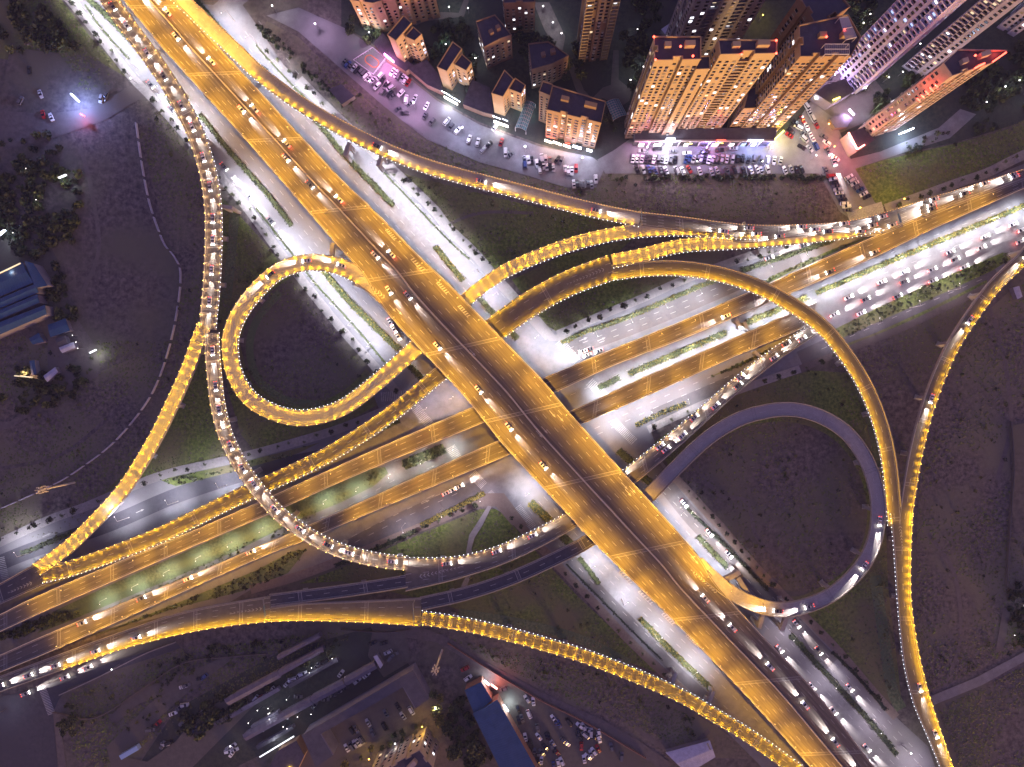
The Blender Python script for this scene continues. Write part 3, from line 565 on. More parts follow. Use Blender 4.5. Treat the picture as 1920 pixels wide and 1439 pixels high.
patch('path', [(-60, 800), (20, 790), (100, 740), (180, 700), (185, 706), (100, 752), (25, 800), (-60, 830)], 'dirt')
patch('yard', [(90, 600), (140, 590), (180, 650), (190, 700), (120, 730), (90, 690)], 'dirt')
patch('road', [(-60, 1318), (30, 1300), (100, 1280), (200, 1245), (330, 1205), (340, 1215), (200, 1262), (130, 1290), (112, 1310), (100, 1340), (115, 1500), (-60, 1500)], 'asphaltn')
patch('road', [(100, 1335), (112, 1310), (128, 1310), (112, 1345), (125, 1440), (110, 1440)], 'dirt')
patch('path', [(690, 1165), (760, 1165), (840, 1195), (900, 1235), (1010, 1295), (1130, 1350), (1200, 1390), (1260, 1432), (1245, 1445), (1190, 1410), (1110, 1362), (1000, 1308), (880, 1240), (820, 1205), (700, 1185)], 'dirt')
patch('car_park', [(930, 1265), (960, 1275), (1010, 1305), (1110, 1360), (1200, 1412), (1215, 1500), (1010, 1500), (985, 1400), (945, 1320)], 'asphalt')
patch('car_park', [(590, 1360), (700, 1300), (750, 1290), (830, 1315), (800, 1345), (740, 1370), (640, 1420), (560, 1470), (520, 1470)], 'dirt')
patch('car_park', [(700, 1175), (760, 1180), (770, 1240), (720, 1270), (690, 1230)], 'asphalt')
for q in [[(200, 1400), (280, 1320), (360, 1260), (440, 1220), (430, 1240), (350, 1300), (300, 1345), (240, 1420), (330, 1440), (210, 1440)],
          [(205, 1345), (250, 1300), (330, 1265), (335, 1290), (260, 1320), (215, 1360)], [(380, 1330), (470, 1290), (480, 1320), (400, 1400), (360, 1440), (260, 1440), (330, 1390)]]:
    patch('yard', q, 'asphalt')
patch('path', [(1745, 1305), (1830, 1270), (1970, 1195), (1970, 1212), (1840, 1285), (1750, 1322)], 'asphaltg')
patch('path', [(1880, 1140), (1895, 1140), (1880, 1220), (1865, 1225)], 'dirt')
patch('yard', [(1890, 800), (1970, 780), (1970, 1000), (1900, 1000)], 'soil')
# white paint on the ground
def dashes(px, n_off=(0,), ln=3.2, gap=5, wd=.22, z=.16):
    LAYER[0] += 0
    c = smooth(px, LAYER[0] + .03, 1.0); b = MB(); nr = normals(c); i = 0
    for o in n_off:
        i = 0
        while i + int(ln) < len(c):
            j = i + int(ln); a0, a1 = c[i] + nr[i] * o, c[j] + nr[j] * o
            b.face([a0 - nr[i] * wd / 2, a1 - nr[j] * wd / 2, a1 + nr[j] * wd / 2, a0 + nr[i] * wd / 2]); i = j + int(gap)
    return tag(b.build('road_marking', 'paint'), kind='structure')
dashes([(175, -20), (330, 170), (480, 345), (640, 535), (760, 670)], (0, 3.6, 7.2, -10))
dashes([(460, 60), (560, 190), (700, 340), (840, 490), (960, 620)], (0, -3.6, -7.2, 9))
dashes([(1010, 940), (1120, 1065), (1260, 1200), (1390, 1320), (1480, 1420)], (0, 3.6, -7))
dashes([(1200, 880), (1320, 1000), (1450, 1140), (1600, 1300), (1720, 1430)], (0, 3.6, -6, -9.6))
dashes([(600, 900), (740, 865), (860, 810)], (0, 3.5)); dashes([(1060, 720), (1200, 660), (1400, 585), (1600, 510), (1900, 395)], (-1, 2.5, -6.5))
dashes([(1070, 665), (1200, 612), (1400, 530)], (0, 3.2)); dashes([(640, 1030), (760, 970), (880, 915)], (0, 3.4)); dashes([(1120, 815), (1250, 755), (1380, 700)], (0, 3.4))
dashes([(1540, 655), (1700, 585), (1850, 520)], (0,)); dashes([(740, 900), (640, 955), (560, 985)], (0, 3))
def zebra(p0, p1, ln, n):
    a, b2 = P(*p0), P(*p1); d = (b2 - a) / n; u = Vector((-d.y, d.x, 0)).normalized(); b = MB()
    for i in range(n):
        q = a + d * i + Vector((0, 0, LAYER[0] + .03)); e = d.normalized() * .45
        b.face([q - u * ln / 2, q + e - u * ln / 2, q + e + u * ln / 2, q + u * ln / 2])
    tag(b.build('crosswalk', 'paint'), kind='structure')
for z_ in [((1048, 640), (1092, 690), 5, 20), ((1105, 716), (1135, 745), 5, 12), ((772, 755), (808, 800), 5, 18), ((845, 838), (858, 860), 5, 8), ((885, 888), (908, 912), 5, 12), ((915, 925), (925, 935), 5, 6), ((970, 950), (1000, 990), 4, 16),
           ((1150, 790), (1190, 830), 4.5, 18), ((80, 1290), (98, 1340), 4, 18), ((2, 1045), (12, 1090), 4, 14), ((715, 745), (770, 740), 5, 16), ((1590, 408), (1655, 388), 5.5, 40)]: zebra(*z_)
# ------------------------------------------------------------------ hedges, trees, scrub
def leafy(mb, c, r, n, size, m=0, flat=1.0, mats=1):
    for _ in range(n):
        while True:
            v = Vector((random.uniform(-1, 1), random.uniform(-1, 1), random.uniform(-1, 1)))
            if v.length < 1 and v.length > .25: break
        k = .8 + .35 * noise.noise(Vector(c) * .3 + v * 1.6)
        p = Vector(c) + Vector((v.x * r * k, v.y * r * k, v.z * r * flat * k)); s = size * random.uniform(.6, 1.4)
        a = Vector((random.gauss(0, 1), random.gauss(0, 1), random.gauss(0, 1))).normalized(); b = a.orthogonal().normalized(); a2 = a.cross(b)
        mb.face([p - b * s, p - a2 * s * .6, p + b * s, p + a2 * s * .6], m if mats == 1 else random.randrange(mats))
def hedge(px, wd, h, mats=('leaf',), label='', dens=5.0, name='hedge', size=.38):
    c = smooth(px, 0, .9); nr = normals(c); b = MB()
    A = c
    prof(b, A, nr, [(wd / 2, 0), (wd / 2 * .9, h * .7), (0, h * .8), (-wd / 2 * .9, h * .7), (-wd / 2, 0)])
    for p, n_ in zip(c, nr):
        for _ in range(max(2, int(wd * dens))):
            o = random.uniform(-.55, .55) * wd; z = h * random.uniform(.6, 1.15) * (1 + .5 * noise.noise(p * .35 + n_ * o))
            q = p + n_ * o + Vector((random.uniform(-.5, .5), random.uniform(-.5, .5), max(.1, z))); s = size * random.uniform(.5, 1.3)
            a = Vector((random.gauss(0, .6), random.gauss(0, .6), 1)).normalized(); e = a.orthogonal().normalized(); f = a.cross(e)
            b.face([q - e * s, q - f * s, q + e * s, q + f * s], random.randrange(len(mats)))
    o = b.build(name, list(mats), base=tuple(c[0])); return tag(o, label, 'hedge', 'clipped hedges in the road medians')
hedge([(150, -15), (213, 43), (285, 122), (330, 172)], 2.6, 1.0, ('leaf', 'leafd'), 'long hedge between the white road and the viaduct, in the upper left')
hedge([(375, 215), (433, 287), (500, 363), (547, 423)], 2.4, 1.0, ('leaf', 'leafd'), 'hedge ending in a point beside the viaduct, right of the outer ramp')
hedge([(600, 500), (650, 560), (700, 610), (747, 655)], 3.0, 1.1, ('leaf', 'leaf', 'leafy'), 'hedge under the teardrop loop beside the viaduct')
hedge([(763, 682), (792, 710)], 2.8, 1.1, ('leaf', 'leafd'), 'short hedge between the two golden ramps left of the viaduct')
hedge([(345, -30), (400, 40), (450, 100), (500, 135)], 2.6, 1.1, ('leaf', 'leafd'), 'hedge beside the viaduct at the top under the upper ramp')
hedge([(590, 222), (643, 287), (700, 346), (738, 386)], 2.6, 1.1, ('leaf', 'leafd'), 'dark hedge with a rounded end right of the viaduct, below the upper ramp')
hedge([(817, 463), (833, 483), (868, 526)], 2.8, 1.1, ('leaf', 'leafy', 'leaf'), 'hedge above the northern golden ramp right of the viaduct')
hedge([(895, 555), (927, 590)], 2.8, 1.1, ('leaf', 'leafd'), 'hedge between the two golden ramps right of the viaduct')
hedge([(952, 616), (970, 635)], 3.0, 1.1, ('leaf', 'leaf'), 'very short hedge at the street corner beneath the golden fork')
hedge([(995, 942), (1030, 976)], 4.0, 1.1, ('leaf', 'leafy'), 'wide hedge at the lower corner of the crossing')
hedge([(1053, 1004), (1070, 1020)], 4.0, 1.1, ('leaf', 'leafd'), 'short hedge between the pale ramp and the dark ramp')
hedge([(1086, 1046), (1105, 1070), (1122, 1094)], 2.2, 1.0, ('leaf', 'leafd'), 'narrow pointed hedge just below the dark ramp')
hedge([(1200, 1160), (1260, 1221), (1330, 1288)], 2.8, 1.1, ('leaf', 'leafy', 'leaf'), 'hedge beside the white road above the golden bottom ramp')
hedge([(1160, 845), (1185, 867)], 3.6, 1.2, ('leaf', 'leafd'), 'hedge at the crossing corner above the pale double ramp')
hedge([(1204, 893), (1222, 908)], 3.6, 1.2, ('leaf', 'leafd'), 'hedge in the gap between the pale ramp and the dark loop')
hedge([(1308, 1006), (1340, 1040), (1363, 1063)], 2.6, 1.1, ('leaf', 'leafd'), 'hedge left of the viaduct bridge pier where the dark loop merges')
hedge([(1280, 945), (1353, 1016), (1383, 1047), (1440, 1106)], 1.6, .8, ('leafd',), 'thin dark hedge along the brick pavement beside the dark loop')
hedge([(1482, 1190), (1520, 1232), (1557, 1272), (1630, 1352), (1680, 1413)], 2.6, 1.0, ('leafd', 'leaf'), 'long dark hedge between the trafficked lanes, lower right')
hedge([(1560, 1222), (1610, 1272), (1660, 1330)], 1.6, .8, ('leafd',), 'thin hedge beside the lower right pavement')
hedge([(1123, 727), (1160, 709)], 2.8, 1.1, ('leaf', 'leafd'), 'short median hedge between the two carriageways near the viaduct')
hedge([(1180, 701), (1280, 658), (1360, 624)], 2.8, 1.1, ('leaf', 'leafd', 'leafy'), 'median hedge between the carriageways left of the bridge piers')
hedge([(1400, 606), (1470, 576), (1513, 558)], 2.6, 1.1, ('leaf', 'leafy'), 'median hedge between the carriageways right of the bridge piers')
hedge([(1530, 550), (1600, 520), (1673, 489), (1800, 436), (1950, 374)], 2.4, 1.0, ('leaf', 'leafy'), 'long median hedge running to the right edge of the scene')
hedge([(1053, 643), (1100, 622), (1173, 597), (1280, 551), (1370, 515)], 2.2, 1.2, ('leaf', 'leafy', 'leafp'), 'yellowish hedge along the cross street below the grass under the golden arc')
hedge([(1390, 508), (1470, 482), (1560, 452)], 2.4, 1.2, ('leaf', 'leafd'), 'hedge along the cross street where the ramps merge')
hedge([(716, 803), (749, 790)], 1.8, .9, ('leaf', 'leafd'), 'little hedge with painted chevrons at its end beside the golden ramp')
hedge([(790, 985), (850, 955), (908, 925)], 2.4, .9, ('leafy', 'leafd', 'leaf'), 'hedge along the road below the southern carriageway')
hedge([(630, 1060), (700, 1032), (780, 995)], 2.0, .9, ('leafd', 'leaf'), 'hedge along the pavement inside the pale curved ramp')
hedge([(1192, 798), (1240, 775), (1285, 757)], 2.2, .9, ('leafd', 'leafy'), 'hedge beside the tiny plaza right of the crossing')
hedge([(42, 1038), (90, 1018), (135, 998)], 2.0, 1.0, ('leafd', 'leaf'), 'hedge in the road at the left end of the cross street')
hedge([(480, 390), (510, 428), (548, 477), (592, 532), (663, 610), (722, 680)], .9, .6, ('leaf',), 'thin hedge line between bike lane and road, middle left', dens=3)
hedge([(160, 10), (193, 57), (243, 112)], .9, .6, ('leaf',), 'thin hedge line between bike lane and road at the upper left', dens=3)
hedge([(307, 180), (345, 225), (400, 292)], .9, .6, ('leaf',), 'thin hedge line below the side road junction at the left', dens=3)
hedge([(480, 85), (520, 130), (560, 172), (613, 222)], .9, .6, ('leaf',), 'thin hedge line by the white road at the top', dens=3)
hedge([(713, 317), (783, 390), (840, 450), (880, 487)], .9, .6, ('leaf',), 'thin hedge line by the white road above the golden ramps', dens=3)
hedge([(1062, 1058), (1127, 1124), (1190, 1188), (1240, 1236)], .9, .6, ('leafd',), 'thin hedge line by the brick pavement at the bottom', dens=3)
# shrubs planted on the verges
def shrubs(poly, n, label, mats=('leaf', 'leafp', 'leafd'), r=(.5, 1.1), name='shrubs', leaves=26, ls=.28):
    P_ = g2(poly, 0); x0, x1 = min(p.x for p in P_), max(p.x for p in P_); y0, y1 = min(p.y for p in P_), max(p.y for p in P_); b = MB(); k = 0
    while k < n:
        x, y = random.uniform(x0, x1), random.uniform(y0, y1)
        if not inpoly(x, y, P_) or noise.noise(Vector((x, y, 0)) * .06) < -.25: continue
        k += 1; rr = random.uniform(*r); m = random.randrange(len(mats))
        leafy(b, (x, y, rr * .6), rr, leaves, ls * rr / .7, m)
    return tag(b.build(name, list(mats)), kind='stuff')
shrubs(GM[2][1], 260, '', ('leaf', 'leafp', 'leafd')); shrubs(GM[1][1], 130, '', ('leaf', 'leafd', 'leafp'))
shrubs([(120, 1180), (330, 1092), (545, 1003), (690, 890), (720, 880), (700, 905), (560, 970), (347, 1072)], 240, '', ('leaf', 'leafp'), (.3, .8))
shrubs(GM[4][1], 240, '', ('leafp', 'leaf', 'leafd')); shrubs(GM[5][1], 60, '', ('leaf', 'leafd')); shrubs(GM[8][1], 70, '', ('leaf', 'leafp')); shrubs(GM[6][1], 80, '', ('leaf', 'leafp'))
shrubs([(120, 1165), (0, 1205), (-40, 1225), (-40, 1205), (100, 1150), (150, 1150)], 120, '', ('leafd', 'leaf'), (.8, 1.8))
# rough growth in the fields: low tussocks
def tussocks(name, poly, n, mats, s=(.3, 1.0), h=(.1, .4), rows=None, thr=-.1, fr=.03):
    P_ = g2(poly, 0); x0, x1 = min(p.x for p in P_), max(p.x for p in P_); y0, y1 = min(p.y for p in P_), max(p.y for p in P_); b = MB(); k = 0; tries = 0
    while k < n and tries < n * 12:
        tries += 1; x, y = random.uniform(x0, x1), random.uniform(y0, y1)
        if not inpoly(x, y, P_) or noise.noise(Vector((x, y, 3)) * fr) < thr + random.uniform(-.25, .25): continue
        k += 1; r = random.uniform(*s); z = random.uniform(*h); a = random.uniform(0, 6.3); i = len(b.v)
        for q in range(3):
            t = a + q * 2.1; b.v.append((x + r * math.cos(t), y + r * math.sin(t), .02))
        b.v.append((x + random.uniform(-.3, .3), y + random.uniform(-.3, .3), z)); m = random.randrange(len(mats))
        for f in ((0, 1, 3), (1, 2, 3), (2, 0, 3)): b.f.append(tuple(i + e for e in f)); b.m.append(m)
    return tag(b.build(name, list(mats)), kind='stuff')
TUS = [([(-60, 560), (60, 640), (330, 640), (340, 520), (262, 260), (290, 190), (395, 350), (400, 600), (330, 760), (230, 920), (120, 1010), (-60, 1005)], 7000), ([(-60, -50), (110, 0), (240, 150), (160, 170), (-60, 190)], 3500), (GR[0], 4000), (GR[1], 2600), (GR[3], 1200), (GR[4], 6000), (GR[5], 3000),
       ([(1720, 960), (1740, 760), (1810, 620), (1960, 500), (1960, 1190), (1740, 1300), (1715, 1200)], 6000), ([(840, 1195), (1110, 1255), (1300, 1345), (1300, 1410), (1080, 1320)], 2600), ([(640, 215), (850, 340), (1110, 392), (1280, 410), (1550, 412), (1530, 328), (1130, 328), (1000, 335), (740, 230), (560, 75)], 4000), ([(1605, 322), (1790, 275), (1960, 210), (1960, 270), (1790, 340), (1665, 385)], 3000), (GR[6], 1600),
       ([(130, 1300), (340, 1215), (640, 1185), (680, 1200), (420, 1300), (200, 1440), (130, 1440)], 5000), ([(1560, 690), (1700, 615), (1830, 555), (1735, 740), (1690, 940), (1660, 760)], 1500), ([(1760, 1330), (1960, 1230), (1960, 1440), (1800, 1440)], 2500)]
for q, n_ in TUS: tussocks('rough_grass', q, int(n_ * .7), ('scrub', 'grass', 'field', 'scrub'))
# trees: prototypes, then copies with their parts
def tree_mesh(h, r, n, mats, size):
    t = MB(); t.bar((0, 0, 0), (0, 0, h * .62), .05 * h ** .7 + .03, 0, .03)
    for k in range(4):
        a = k * 1.7; t.bar((0, 0, h * (.4 + .06 * k)), (r * .6 * math.cos(a), r * .6 * math.sin(a), h * (.7 + .05 * k)), .035, 0, .015, 4)
    c = MB()
    for k in range(7):
        a = random.uniform(0, 6.3); q = random.uniform(0, .62) * r
        leafy(c, (q * math.cos(a), q * math.sin(a), h * random.uniform(.6, .85)), r * random.uniform(.38, .62), n // 7, size, flat=.8, mats=len(mats))
    return t.data('trunk', ['bark']), c.data('crown', list(mats))
TREES = [tree_mesh(3.6, 1.5, 150, ('leaf', 'leafd'), .3), tree_mesh(4.2, 1.9, 190, ('leafd', 'leaf'), .32), tree_mesh(3.2, 1.2, 110, ('leaf', 'leafp'), .26)]
BIG = [tree_mesh(8, 4.2, 520, ('leafd', 'leafd', 'leaf'), .6), tree_mesh(10, 5.4, 700, ('leafd', 'leafd', 'scrub'), .7), tree_mesh(6.5, 3.2, 380, ('leaf', 'leafd'), .5)]
YEL = tree_mesh(7, 3.6, 420, ('leafy', 'leaf'), .5)
def tree(p, me, label, group, s=1.0):
    o = bpy.data.objects.new('tree', None); col.objects.link(o); o.location = p; o.rotation_euler = (0, 0, random.uniform(0, 6.3)); o.scale = (s, s, s * random.uniform(.85, 1.2))
    tag(o, label, 'tree', group); part('trunk', me[0], o); part('crown', me[1], o); return o
def tree_row(px, n, where, end, jit=1.2, skip=(), big=False, s=(.75, 1.25), pale=False):
    c = resample(smooth(px, 0, 1), n); k = 0
    for i, p in enumerate(c):
        if i in skip: continue
        me = random.choice(BIG if big else TREES); k += 1
        tree(p + Vector((random.uniform(-jit, jit), random.uniform(-jit, jit), .1)), me, f'small tree, {nth(i)} from {end}, {where}', 'trees ' + where, random.uniform(*s))
tree_row([(128, -5), (190, 75), (240, 138)], 9, 'on the upper left pavement above the side road', 'top')
tree_row([(290, 190), (355, 265), (405, 325)], 8, 'on the left pavement below the side road', 'top')
tree_row([(415, 335), (467, 395), (528, 480)], 10, 'on the pavement left of the viaduct above the loop', 'top')
tree_row([(560, 520), (633, 608), (745, 735)], 12, 'on the pavement inside the teardrop loop', 'top')
tree_row([(505, 105), (563, 152), (630, 220), (660, 248)], 10, 'on the pavement right of the viaduct under the upper ramp', 'top')
tree_row([(745, 328), (810, 390), (888, 473), (905, 492)], 13, 'on the pavement beside the green triangle', 'top')
tree_row([(1057, 621), (1137, 588), (1202, 562), (1280, 526)], 11, 'on the pavement below the golden arc', 'left', s=(.8, 1.4))
tree_row([(1380, 490), (1440, 474), (1490, 460)], 7, 'on the pavement where the white traffic merges', 'left')
tree_row([(1680, 385), (1747, 361), (1800, 342), (1900, 300)], 12, 'on the pavement at the right edge above the traffic', 'left')
tree_row([(190, 940), (300, 893), (390, 873)], 8, 'on the white pavement left of the pale ramp', 'left')
tree_row([(470, 853), (560, 828), (640, 803), (700, 780)], 10, 'on the white pavement below the teardrop loop', 'left')
tree_row([(10, 1012), (60, 988), (110, 968), (150, 955)], 7, 'on the pavement at the left edge', 'left')
tree_row([(710, 1022), (793, 987), (853, 961), (890, 945)], 9, 'on the brick pavement inside the pale curved ramp', 'left', .3)
tree_row([(960, 970), (985, 995), (1010, 1022)], 4, 'on the brick pavement right of the curved path', 'top', .4)
tree_row([(1060, 1073), (1123, 1140), (1173, 1194), (1245, 1262)], 10, 'on the brick pavement above the golden bottom ramp', 'top', .3)
tree_row([(1290, 920), (1328, 962), (1387, 1030), (1445, 1092)], 12, 'on the brick pavement beside the dark loop', 'top', .3)
tree_row([(1470, 1120), (1520, 1168), (1590, 1240), (1640, 1300)], 9, 'on the dim pavement at the lower right', 'top', .4)
tree_row([(1225, 800), (1283, 774), (1350, 745)], 5, 'on the pavement above the pale double ramp', 'left', .3)
tree_row([(1430, 716), (1500, 692), (1560, 668)], 6, 'on the pavement inside the golden arc', 'left', .3)
def grove(poly, n, where, me=BIG, s=(.7, 1.3), mind=3.0):
    P_ = g2(poly, 0); x0, x1 = min(p.x for p in P_), max(p.x for p in P_); y0, y1 = min(p.y for p in P_), max(p.y for p in P_); got = []; t = 0
    while len(got) < n and t < 4000:
        t += 1; p = Vector((random.uniform(x0, x1), random.uniform(y0, y1), 0))
        if inpoly(p.x, p.y, P_) and all((p - q).length > mind for q in got): got.append(p)
    for i, p in enumerate(sorted(got, key=lambda q: q.x)):
        tree(p, random.choice(me), f'dark leafy tree, {nth(i)} from left, {where}', 'trees ' + where, random.uniform(*s))
shrubs([(780, 60), (870, 40), (890, 90), (890, 180), (830, 110), (790, 110)], 88, '', ('leafd', 'leafd', 'leaf'), r=(1.4, 3.2), name='woodland', leaves=60, ls=0.26)
grove([(930, 5), (1000, 70), (1040, 110), (1060, 150), (990, 130), (960, 60)], 10, 'along the lit courtyard path')
grove([(1070, 70), (1090, 110), (1090, 160), (1075, 130)], 4, 'at the foot of the tall golden tower')
grove([(1165, 40), (1215, 50), (1210, 110), (1185, 180), (1165, 130)], 12, 'in the garden left of the twin golden towers')
shrubs([(1630, 190), (1680, 160), (1740, 120), (1760, 135), (1690, 190), (1650, 230)], 48, '', ('leafd', 'leafd', 'leaf'), r=(1.4, 3.2), name='woodland', leaves=60, ls=0.26)
shrubs([(1790, 180), (1900, 130), (1930, 160), (1930, 200), (1840, 215)], 48, '', ('leafd', 'leafd', 'leaf'), r=(1.4, 3.2), name='woodland', leaves=60, ls=0.26)
shrubs([(1690, 270), (1760, 250), (1850, 225), (1880, 235), (1780, 275), (1700, 292)], 50, '', ('leafd', 'leafd', 'leaf'), r=(0.7, 1.5), name='woodland', leaves=26, ls=0.3)
shrubs([(0, 300), (60, 290), (140, 330), (150, 430), (90, 480), (10, 480), (-20, 380)], 104, '', ('leafd', 'leafd', 'leaf'), r=(1.4, 3.2), name='woodland', leaves=60, ls=0.26)
grove([(60, 700), (170, 690), (150, 730), (40, 780), (0, 760)], 8, 'around the shacks at the left edge', s=(.5, .9))
grove([(840, 1320), (870, 1320), (930, 1440), (880, 1440), (840, 1370)], 10, 'left of the long blue roof')
grove([(815, 1290), (840, 1300), (845, 1345), (825, 1350)], 5, 'around the lit corner of the yard', me=[BIG[2], YEL])
grove([(640, 1420), (690, 1400), (760, 1360), (800, 1352), (800, 1362), (700, 1420), (650, 1445)], 10, 'in front of the brick apartment block', me=[BIG[2], YEL], s=(.5, .9))
shrubs([(480, 40), (520, 70), (560, 110), (620, 165), (640, 190), (610, 175), (540, 110), (485, 60)], 70, '', ('leafd', 'leafd', 'leaf'), r=(0.7, 1.5), name='woodland', leaves=26, ls=0.3)
grove([(120, 1320), (150, 1310), (150, 1380), (125, 1400)], 7, 'at the lower left street corner', s=(.5, .9))
shrubs([(1140, 330), (1550, 330), (1550, 338), (1140, 338)], 110, '', ('leafd', 'leafd', 'leaf'), r=(0.7, 1.5), name='woodland', leaves=26, ls=0.3)
grove([(650, 60), (700, 80), (690, 20), (660, 40)], 5, 'beside the long row at the top edge', s=(.5, .9))
grove([(1000, 90), (1070, 120), (1075, 180), (1040, 155), (1020, 120)], 8, 'behind the long shop building')
grove([(1090, 195), (1140, 240), (1165, 255), (1150, 200), (1130, 195)], 8, 'in the gap left of the golden towers', s=(.5, .9))
grove([(1190, -20), (1235, 20), (1230, 60), (1190, 40)], 8, 'in the garden at the top edge')
grove([(1620, 110), (1660, 150), (1620, 190), (1605, 170)], 6, 'at the foot of the lilac tower', s=(.5, .8))
shrubs([(1800, 130), (1960, 60), (1960, 130), (1820, 200)], 64, '', ('leafd', 'leafd', 'leaf'), r=(1.4, 3.2), name='woodland', leaves=60, ls=0.26)
shrubs([(1500, 0), (1640, -20), (1640, 40), (1560, 90)], 40, '', ('leafd', 'leafd', 'leaf'), r=(1.4, 3.2), name='woodland', leaves=60, ls=0.26)
shrubs([(340, 1340), (440, 1290), (480, 1300), (400, 1370), (330, 1400)], 48, '', ('leafd', 'leafd', 'leaf'), r=(1.4, 3.2), name='woodland', leaves=60, ls=0.26)
shrubs([(250, 1260), (400, 1210), (560, 1190), (560, 1200), (420, 1230), (300, 1290)], 60, '', ('leafd', 'leafd', 'leaf'), r=(0.7, 1.5), name='woodland', leaves=26, ls=0.3)
grove([(470, 1285), (640, 1190), (650, 1205), (480, 1300)], 12, 'between the long sheds', s=(.35, .6))
shrubs([(0, 0), (100, 20), (150, 90), (60, 110), (-20, 80)], 56, '', ('leafd', 'leafd', 'leaf'), r=(1.4, 3.2), name='woodland', leaves=60, ls=0.26)
grove([(1890, 1120), (1950, 1100), (1960, 1220), (1900, 1200)], 8, 'around the dim plot at the right edge', s=(.5, .9))
grove([(1630, 720), (1655, 790), (1650, 850), (1610, 760)], 9, 'along the pale bank inside the golden arc', me=TREES)

for q, n_ in (([(0, 260), (90, 250), (150, 320), (160, 440), (90, 490), (-30, 480)], 110), ([(10, 690), (180, 690), (150, 740), (30, 790), (-20, 760)], 60), ([(60, 470), (120, 500), (150, 600), (90, 600), (90, 530)], 40), ([(640, 60), (690, 80), (745, 60), (740, 20), (700, 15), (690, 60)], 20), ([(860, 1290), (880, 1340), (935, 1439), (860, 1439), (835, 1360)], 50), ([(1880, 1100), (1960, 1080), (1960, 1230), (1900, 1215)], 40)):
    shrubs(q, n_, '', ('leafd', 'leafd', 'leaf'), r=(1.2, 2.8), name='woodland', leaves=50, ls=.26)
for q, n_ in ((GR[0], 40), (GR[1], 40), (GR[4], 90), (GR[5], 40), (TUS[0][0], 90), (TUS[7][0], 90), (TUS[8][0], 50), (TUS[9][0], 60), (TUS[12][0], 80)): shrubs(q, n_, '', ('scrub', 'leaf', 'leafd'), r=(.5, 1.4), name='shrubs', leaves=22)
